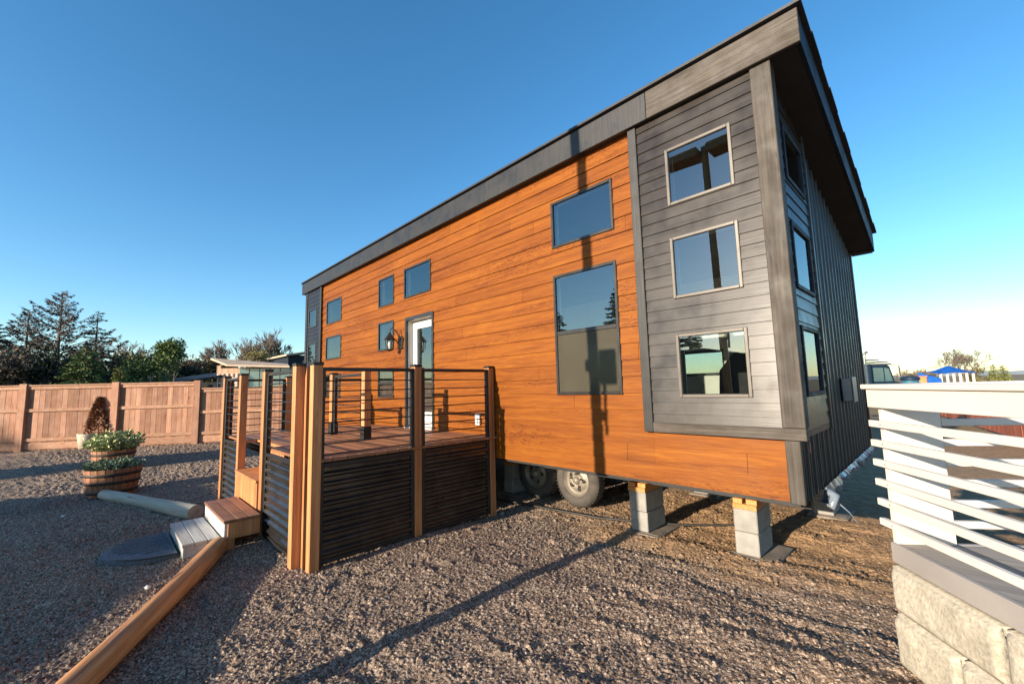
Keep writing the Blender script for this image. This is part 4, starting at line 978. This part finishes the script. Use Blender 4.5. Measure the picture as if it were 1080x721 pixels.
for (px,d,h,mm),lb in zip(((200,48,5.4,'needle_brown'),(212,50,5.8,'leaf_olive'),(228,52,6.4,'needle_brown'),(266,54,7.2,'leaf_olive'),(281,54,6.6,'needle_brown'),(292,52,6.0,'needle_dark'),(186,50,5.6,'needle_dark')),HB):
    p = at(px,d); bush_tree('hedge_tree', lb, p.x, p.y, h, 2.6, M[mm], GB, 0, 2600, True, 0.34, 18)
# conifers that stand hidden behind the house line are left out

# ------------------------------------------------------------------ buildings beyond the fence
def frame2(px0, d0, px1, d1):
    a = at(px0,d0); b = at(px1,d1); u = Vector((b.x-a.x,b.y-a.y)); ln = u.length; u /= ln; n = Vector((u.y,-u.x))
    return (lambda s,o,z: (a.x+u.x*s+n.x*o, a.y+u.y*s+n.y*o, z)), ln
B1, L1 = frame2(236,25,318,25.5)     # long side facing the yard; o>0 towards the yard
hb = thing('low_building', 'low building with a sloping tan roof and a long teal glass front beyond the fence', 'building', B1(L1/2,-2,0))
mb = MB(B1); mb.box(-0.2,3.8,-1.6,0,0,3.16); mb.build('walls', M['wall_tan'], hb)
mb = MB(B1); mb.add([(0.50,0.7,3.34),(3.95,0.7,3.18),(2.7,-2.2,3.50),(-2.0,-2.2,3.97),(0.50,0.7,3.24),(3.95,0.7,3.09),(2.7,-2.2,3.40),(-2.0,-2.2,3.85)],[(0,1,2,3),(4,5,6,7),(0,1,5,4),(1,2,6,5),(2,3,7,6),(3,0,4,7)]); mb.build('roof', M['roof_tan'], hb)
for k in range(5):
    a = 0.85+k*0.58; mb = MB(B1); mb.box(a+0.03,a+0.55,0.002,0.03,1.3,3.10); mb.build('window', M['teal_glass'], hb)
mb = MB(B1); mb.prism([(-0.02,0),(-0.02,3.3),(-2.0,3.80),(-2.0,0)],-0.42,-0.21,'x'); mb.build('gable_wall', M['wall_tan'], hb)
mb = MB(B1)
for k in range(5): mb.box(-0.32+k*0.26,-0.28+k*0.26,0.04,0.08,1.2,2.85)
for k in range(5): mb.box(-0.32,0.78,0.081,0.11,1.35+k*0.3,1.39+k*0.3)
mb.build('trellis', M['white_paint'], hb)
B2, L2 = frame2(196,24,232,25)
h2 = thing('shed', 'small tan shed with a dark low sloping roof left of the tan roofed building', 'shed', B2(L2/2,-1,0))
mb = MB(B2); mb.box(0,L2,-2.5,0,0,2.35); mb.build('walls', M['wall_tan'], h2)
mb = MB(B2); mb.add([(-0.5,0.4,2.38),(L2+0.1,0.4,2.75),(L2+0.1,-3,3.05),(-0.5,-3,2.7),(-0.5,0.4,2.30),(L2+0.1,0.4,2.66),(L2+0.1,-3,2.95),(-0.5,-3,2.6)],[(0,1,2,3),(4,5,6,7),(0,1,5,4),(1,2,6,5),(2,3,7,6),(3,0,4,7)]); mb.build('roof', M['wall_blue'], h2)
for k in range(3):
    mb = MB(B2); mb.box(0.2+k*0.62,0.65+k*0.62,0.002,0.03,1.3,2.2); mb.build('window', M['dark_window'], h2)
B3, L3 = frame2(304,31,345,33)
h3 = thing('blue_grey_house', 'blue grey lap sided house on a white base beyond the board fence', 'house', B3(L3/2,-1,0))
mb = MB(B3); mb.box(0,L3,-4,0.0,0,1.9); mb.build('base', M['white_paint'], h3)
mb = MB(B3); panelled(mb, lambda u,o,z: (u,o,z), -0.05, L3, 2.0, 4.4, 0.2, [], 0.02, 0.015); mb.box(-0.05,L3,-4,0.018,1.92,4.4); mb.build('walls', M['wall_blue'], h3)
mb = MB(B3); mb.add([(-0.3,0.4,4.42),(L3,0.4,5.0),(L3,-4.3,5.0),(-0.3,-4.3,4.42),(-0.3,0.4,4.30),(L3,0.4,4.88),(L3,-4.3,4.88),(-0.3,-4.3,4.30)],[(0,1,2,3),(4,5,6,7),(0,1,5,4),(1,2,6,5),(2,3,7,6),(3,0,4,7)]); mb.build('roof', M['roof_tan'], h3)
mb = MB(B3); mb.box(0.95,1.35,0.037,0.05,2.6,4.0); mb.build('window', M['dark_window'], h3)

# ------------------------------------------------------------------ right background
RW, LR = frame2(950,24,1120,8.0)
rw = thing('rust_red_fence', 'low rust red board fence beyond the white railing', 'fence', RW(LR/2,0,0))
mb = MB(RW); s = 0
while s < LR: mb.box(s,s+0.17,-0.02,0.01+random.uniform(0,0.008),0.05,1.2,0.003,random.random()); s += 0.175
mb.build('boards', M['rust_wall'], rw)
mb = MB(RW); mb.box(0,LR,-0.06,0.05,1.205,1.27,0.004); mb.box(0,LR,-0.03,0.04,1.10,1.19,0.004); mb.build('cap_board', M['rust_cap'], rw)
mb = MB(RW)
for k in range(7): mb.box(k*2.4,k*2.4+0.12,-0.16,-0.021,0,1.2)
mb.build('posts', M['rust_wall'], rw)
# truck (cab, bonnet, dump bed)
TK, LT = frame2(902,30,952,30)
tk = thing('dump_truck', 'dark blue dump truck with a tall exhaust stack parked behind the charcoal end wall', 'truck', TK(LT/2,-1,0))
q_ = LT/50.0
def S(px): return (px-902)*q_
mb = MB(TK); mb.prism([(S(917),0.6),(S(954),0.6),(S(954),1.15),(S(944),1.28),(S(940),2.36),(S(938),2.46),(S(917),2.46)],-2.2,-0.02,'y'); mb.build('cab', M['truck_paint'], tk)
mb = MB(TK); mb.prism([(S(922),1.30),(S(932.5),1.30),(S(932.5),2.26),(S(922),2.28)],-0.018,0.012,'y'); mb.build('side_window', M['teal_glass'], tk)
mb = MB(TK); mb.prism([(S(934),1.30),(S(941.5),1.30),(S(938.5),2.20),(S(934),2.26)],-0.018,0.012,'y'); mb.build('side_window', M['teal_glass'], tk)
mb = MB(TK); mb.box(S(916),S(942),-2.25,0.03,2.47,2.58,0.03); mb.box(S(928),S(943),-1.6,-0.2,2.66,2.74,0.03); mb.build('sun_visor', M['truck_grey'], tk)
mb = MB(TK); mb.tube([(S(914),0.0,0.8),(S(914),0.0,2.95),(S(914.3),0.0,3.2),(S(915.5),0.02,3.36),(S(917.5),0.04,3.42)],0.085,12); mb.build('exhaust_stack', M['truck_grey'], tk)
mb = MB(TK); mb.tube([(S(914.5),0.05,0.6),(S(914.5),0.05,2.55)],0.27,14); mb.build('air_filter', M['truck_paint'], tk)
mb = MB(TK); mb.box(-5.2,S(910),-2.4,0.0,0.9,2.75,0.05); mb.box(-1.0,S(934),-2.4,-0.3,2.82,2.90,0.02); mb.build('dump_bed', M['truck_grey'], tk)
mb = MB(TK); mb.tube([(S(941),0.12,1.35),(S(947),0.16,1.4),(S(947),0.16,2.42),(S(940),0.1,2.46)],0.03,8); mb.box(S(946),S(948.5),0.12,0.2,1.6,2.3,0.02); mb.build('mirror', M['truck_grey'], tk)
for xx in (S(949),-0.8,-2.2):
    mb = MB(TK); mb.lathe([(0.0,0.0),(0.3,0.0),(0.46,0.02),(0.5,0.06),(0.5,-0.3),(0.0,-0.3)],(xx,0.0,0.5),24,'y'); mb.build('wheel', M['rubber'], tk)
# drum, orange board, tarps
p = at(960,22); dr = thing('plastic_drum', 'teal plastic drum with a dark lid beside the parked truck', 'drum', (p.x,p.y,0))
mb = MB(); mb.lathe([(0.0,0.0),(0.30,0.0),(0.34,0.1),(0.34,1.38),(0.30,1.42)],(p.x,p.y,0),24); mb.build('drum_body', M['blue_plastic'], dr)
mb = MB(); mb.lathe([(0.38,1.40),(0.40,1.46),(0.36,1.58),(0.1,1.62),(0.0,1.62)],(p.x,p.y,0),24); mb.build('lid', M['truck_paint'], dr)
p = at(971,23); ob = thing('orange_cabinet', 'orange board cabinet between the teal drum and the blue tarp', 'cabinet', (p.x,p.y,0))
mb = MB(); mb.box(p.x-0.25,p.x+0.25,p.y-0.25,p.y+0.25,0,1.55,0.02); mb.build('cabinet_body', M['orange_board'], ob)
mb = MB(); mb.box(p.x-0.45,p.x+0.28,p.y-0.28,p.y+0.28,1.552,1.60,0.01); mb.build('top_board', M['orange_board'], ob)
TP, LTp = frame2(986,30,1023,30)
tp = thing('canopy_tent', 'blue tarp canopy on white posts beyond the rust red fence', 'canopy', TP(LTp/2,0,0))
mb = MB(TP)
nn = 10; row = []
for i in range(nn+1):
    s = -0.15+(LTp+0.3)*i/nn; sag = 0.04*math.sin(i*2.1)
    g = 1-abs(i/nn-0.5)*2; row.append([(s,0.45,1.72+0.08*g+sag*0.4),(s,0.1,1.80+0.34*g+sag),(s,-0.2,1.86+0.44*g),(s,-0.6,1.80+0.3*g+sag)])
mb.add([q for r in row for q in r],[(i*4+k,(i+1)*4+k,(i+1)*4+k+1,i*4+k+1) for i in range(nn) for k in range(3)]); mb.build('tarp', M['blue_tarp'], tp)
for k in range(6):
    mb = MB(TP); s = 0.1+k*(LTp-0.2)/5; mb.box(s-0.05,s+0.05,0.30,0.40,0,1.74); mb.build('post', M['rail_white'], tp)
p = at(981,27); mb = MB(); mb.prism([(p.x-0.55,0.9),(p.x-0.5,1.84),(p.x+0.5,1.42),(p.x+0.55,0.9)],p.y-0.7,p.y+0.7,'y'); mb.prism([(p.x-0.4,0),(p.x+0.4,0),(p.x+0.4,0.9),(p.x-0.4,0.9)],p.y-0.5,p.y+0.5,'y')
tag(mb.build('covered_pile', M['blue_tarp'], None), 'low pile covered by a blue tarp left of the canopy tent', 'covered pile')
GR = 'trees and bushes beyond the rust red fence'
p = at(1015,45); bare_tree('bare_tree', 'spreading bare tree behind the blue canopy', p.x, p.y, 5.4, 0.5, GR, 'twig', 0, 6, 2, 0.10, 0.012)
p = at(1034,44); bush_tree('brown_bush', 'tawny brown bush right of the blue canopy', p.x, p.y, 2.15, 1.2, M['leaf_olive'], GR, 0, 1600, False, 0.2, 14, 0.1, 'bark', 'bush')
p = at(1049,46); conifer('young_conifer', 'left of two small yellow green conifers right of the blue canopy', p.x, p.y, 2.7, 0.85, M['leaf_lime'], 0.2, 0.2, 0, 1.0, False, GR, 'bark', 0.24)
p = at(1059,46); conifer('young_conifer', 'right of two small yellow green conifers right of the blue canopy', p.x, p.y, 2.6, 0.85, M['leaf_lime'], 0.2, 0.2, 0, 1.0, False, GR, 'bark', 0.24)
for (px,d,h),lb in zip(((956,70,3.4),(970,75,3.6),(980,72,3.0)),('twiggy bare shrub behind the truck mirror','twiggy bare shrub above the orange cabinet','twiggy bare shrub left of the blue canopy')):
    p = at(px,d); bare_tree('bare_shrub', lb, p.x, p.y, h, 0.6, GR, 'twig', 0, 5, 3, 0.06, 0.02)
# far blue hills
mb = MB(); n = 60; top = []
for i in range(n+1):
    q = at(700+ i*14, 900, 395); t = 1.6+ 6+5*math.sin(i*0.35)+3*math.sin(i*0.9+1); top.append((q.x,q.y,max(2,t)))
vs = [(x,y,-3) for x,y,z in top]+[(x,y,z) for x,y,z in top]+[(x*1.2,y*1.2,z*0.6) for x,y,z in top]+[(x*1.3,y*1.3,-3) for x,y,z in top]
mb.add(vs,[(k*(n+1)+i,k*(n+1)+i+1,(k+1)*(n+1)+i+1,(k+1)*(n+1)+i) for k in range(3) for i in range(n)],0.5,True)
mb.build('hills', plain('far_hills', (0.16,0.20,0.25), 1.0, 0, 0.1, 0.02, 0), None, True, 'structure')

# cable on the ground, pale stones
mb = MB(); mb.tube([(-4.3,0.3,0.03),(-3.6,0.42,0.03),(-2.9,0.50,0.035),(-2.2,0.62,0.03),(-1.4,1.0,0.03),(-0.8,1.5,0.03)],0.013,6); tag(mb.build('ground_cable', M['cable'], None), 'black cable lying on the gravel along the trailer wheels', 'cable')
def pebble(x, y, s, label):
    mb = MB(); n = 8; mb.lathe([(0,-0.3*s),(0.7*s,-0.2*s),(s,0.05*s),(0.7*s,0.3*s),(0,0.38*s)],(x,y,0.025),7,'z'); o = mb.build('pale_stone', M['pipe'], None); o.scale = (1.6,0.8,1); return tag(o,label,'stone','pale stones on the gravel')
pebble(-3.99,-3.35,0.028,'small pale stone lying between the rubber mat and the peeled log')
pebble(-7.7,-4.0,0.03,'small pale stone on dark gravel left of the grey log')

# ------------------------------------------------------------------ camera, light, world
cam = bpy.data.cameras.new('camera'); co = bpy.data.objects.new('camera', cam); COL.objects.link(co)
cam.sensor_width = 36; cam.lens = F*36/1080; cam.clip_start = 0.02; cam.clip_end = 5000
mt = Matrix((RT, UP, -fw)).transposed().to_4x4(); mt.translation = CAM; co.matrix_world = mt
SC.camera = co
EL, AZ = math.radians(14), math.radians(3.0)
trav = Vector((math.sin(AZ)*math.cos(EL), math.cos(AZ)*math.cos(EL), -math.sin(EL)))
sun = bpy.data.lights.new('sun', 'SUN'); so = bpy.data.objects.new('sun', sun); COL.objects.link(so)
sun.energy = 5.0; sun.angle = math.radians(0.5); sun.color = (1.0,0.86,0.68)
so.rotation_euler = trav.to_track_quat('-Z','Y').to_euler(); so.location = (0,-20,15)
w = bpy.data.worlds.new('World'); SC.world = w; w.use_nodes = True; nt = w.node_tree
sky = nt.nodes.new('ShaderNodeTexSky'); sky.sky_type = 'NISHITA'; sky.sun_disc = False
sky.sun_elevation = EL; sky.sun_rotation = math.radians(180)+AZ; sky.altitude = 0; sky.air_density = 1.0; sky.dust_density = 0.3; sky.ozone_density = 2.8
bg = nt.nodes['Background']; hs = nt.nodes.new('ShaderNodeHueSaturation'); hs.inputs['Saturation'].default_value = 1.22; hs.inputs['Hue'].default_value = 0.496; hs.inputs['Value'].default_value = 0.98; nt.links.new(sky.outputs[0], hs.inputs['Color']); nt.links.new(hs.outputs[0], bg.inputs[0]); bg.inputs[1].default_value = 0.128
vs = SC.view_settings; vs.view_transform = 'Standard'; vs.look = 'None'; vs.exposure = 1.12; vs.gamma = 1.0; vs.use_curve_mapping = False
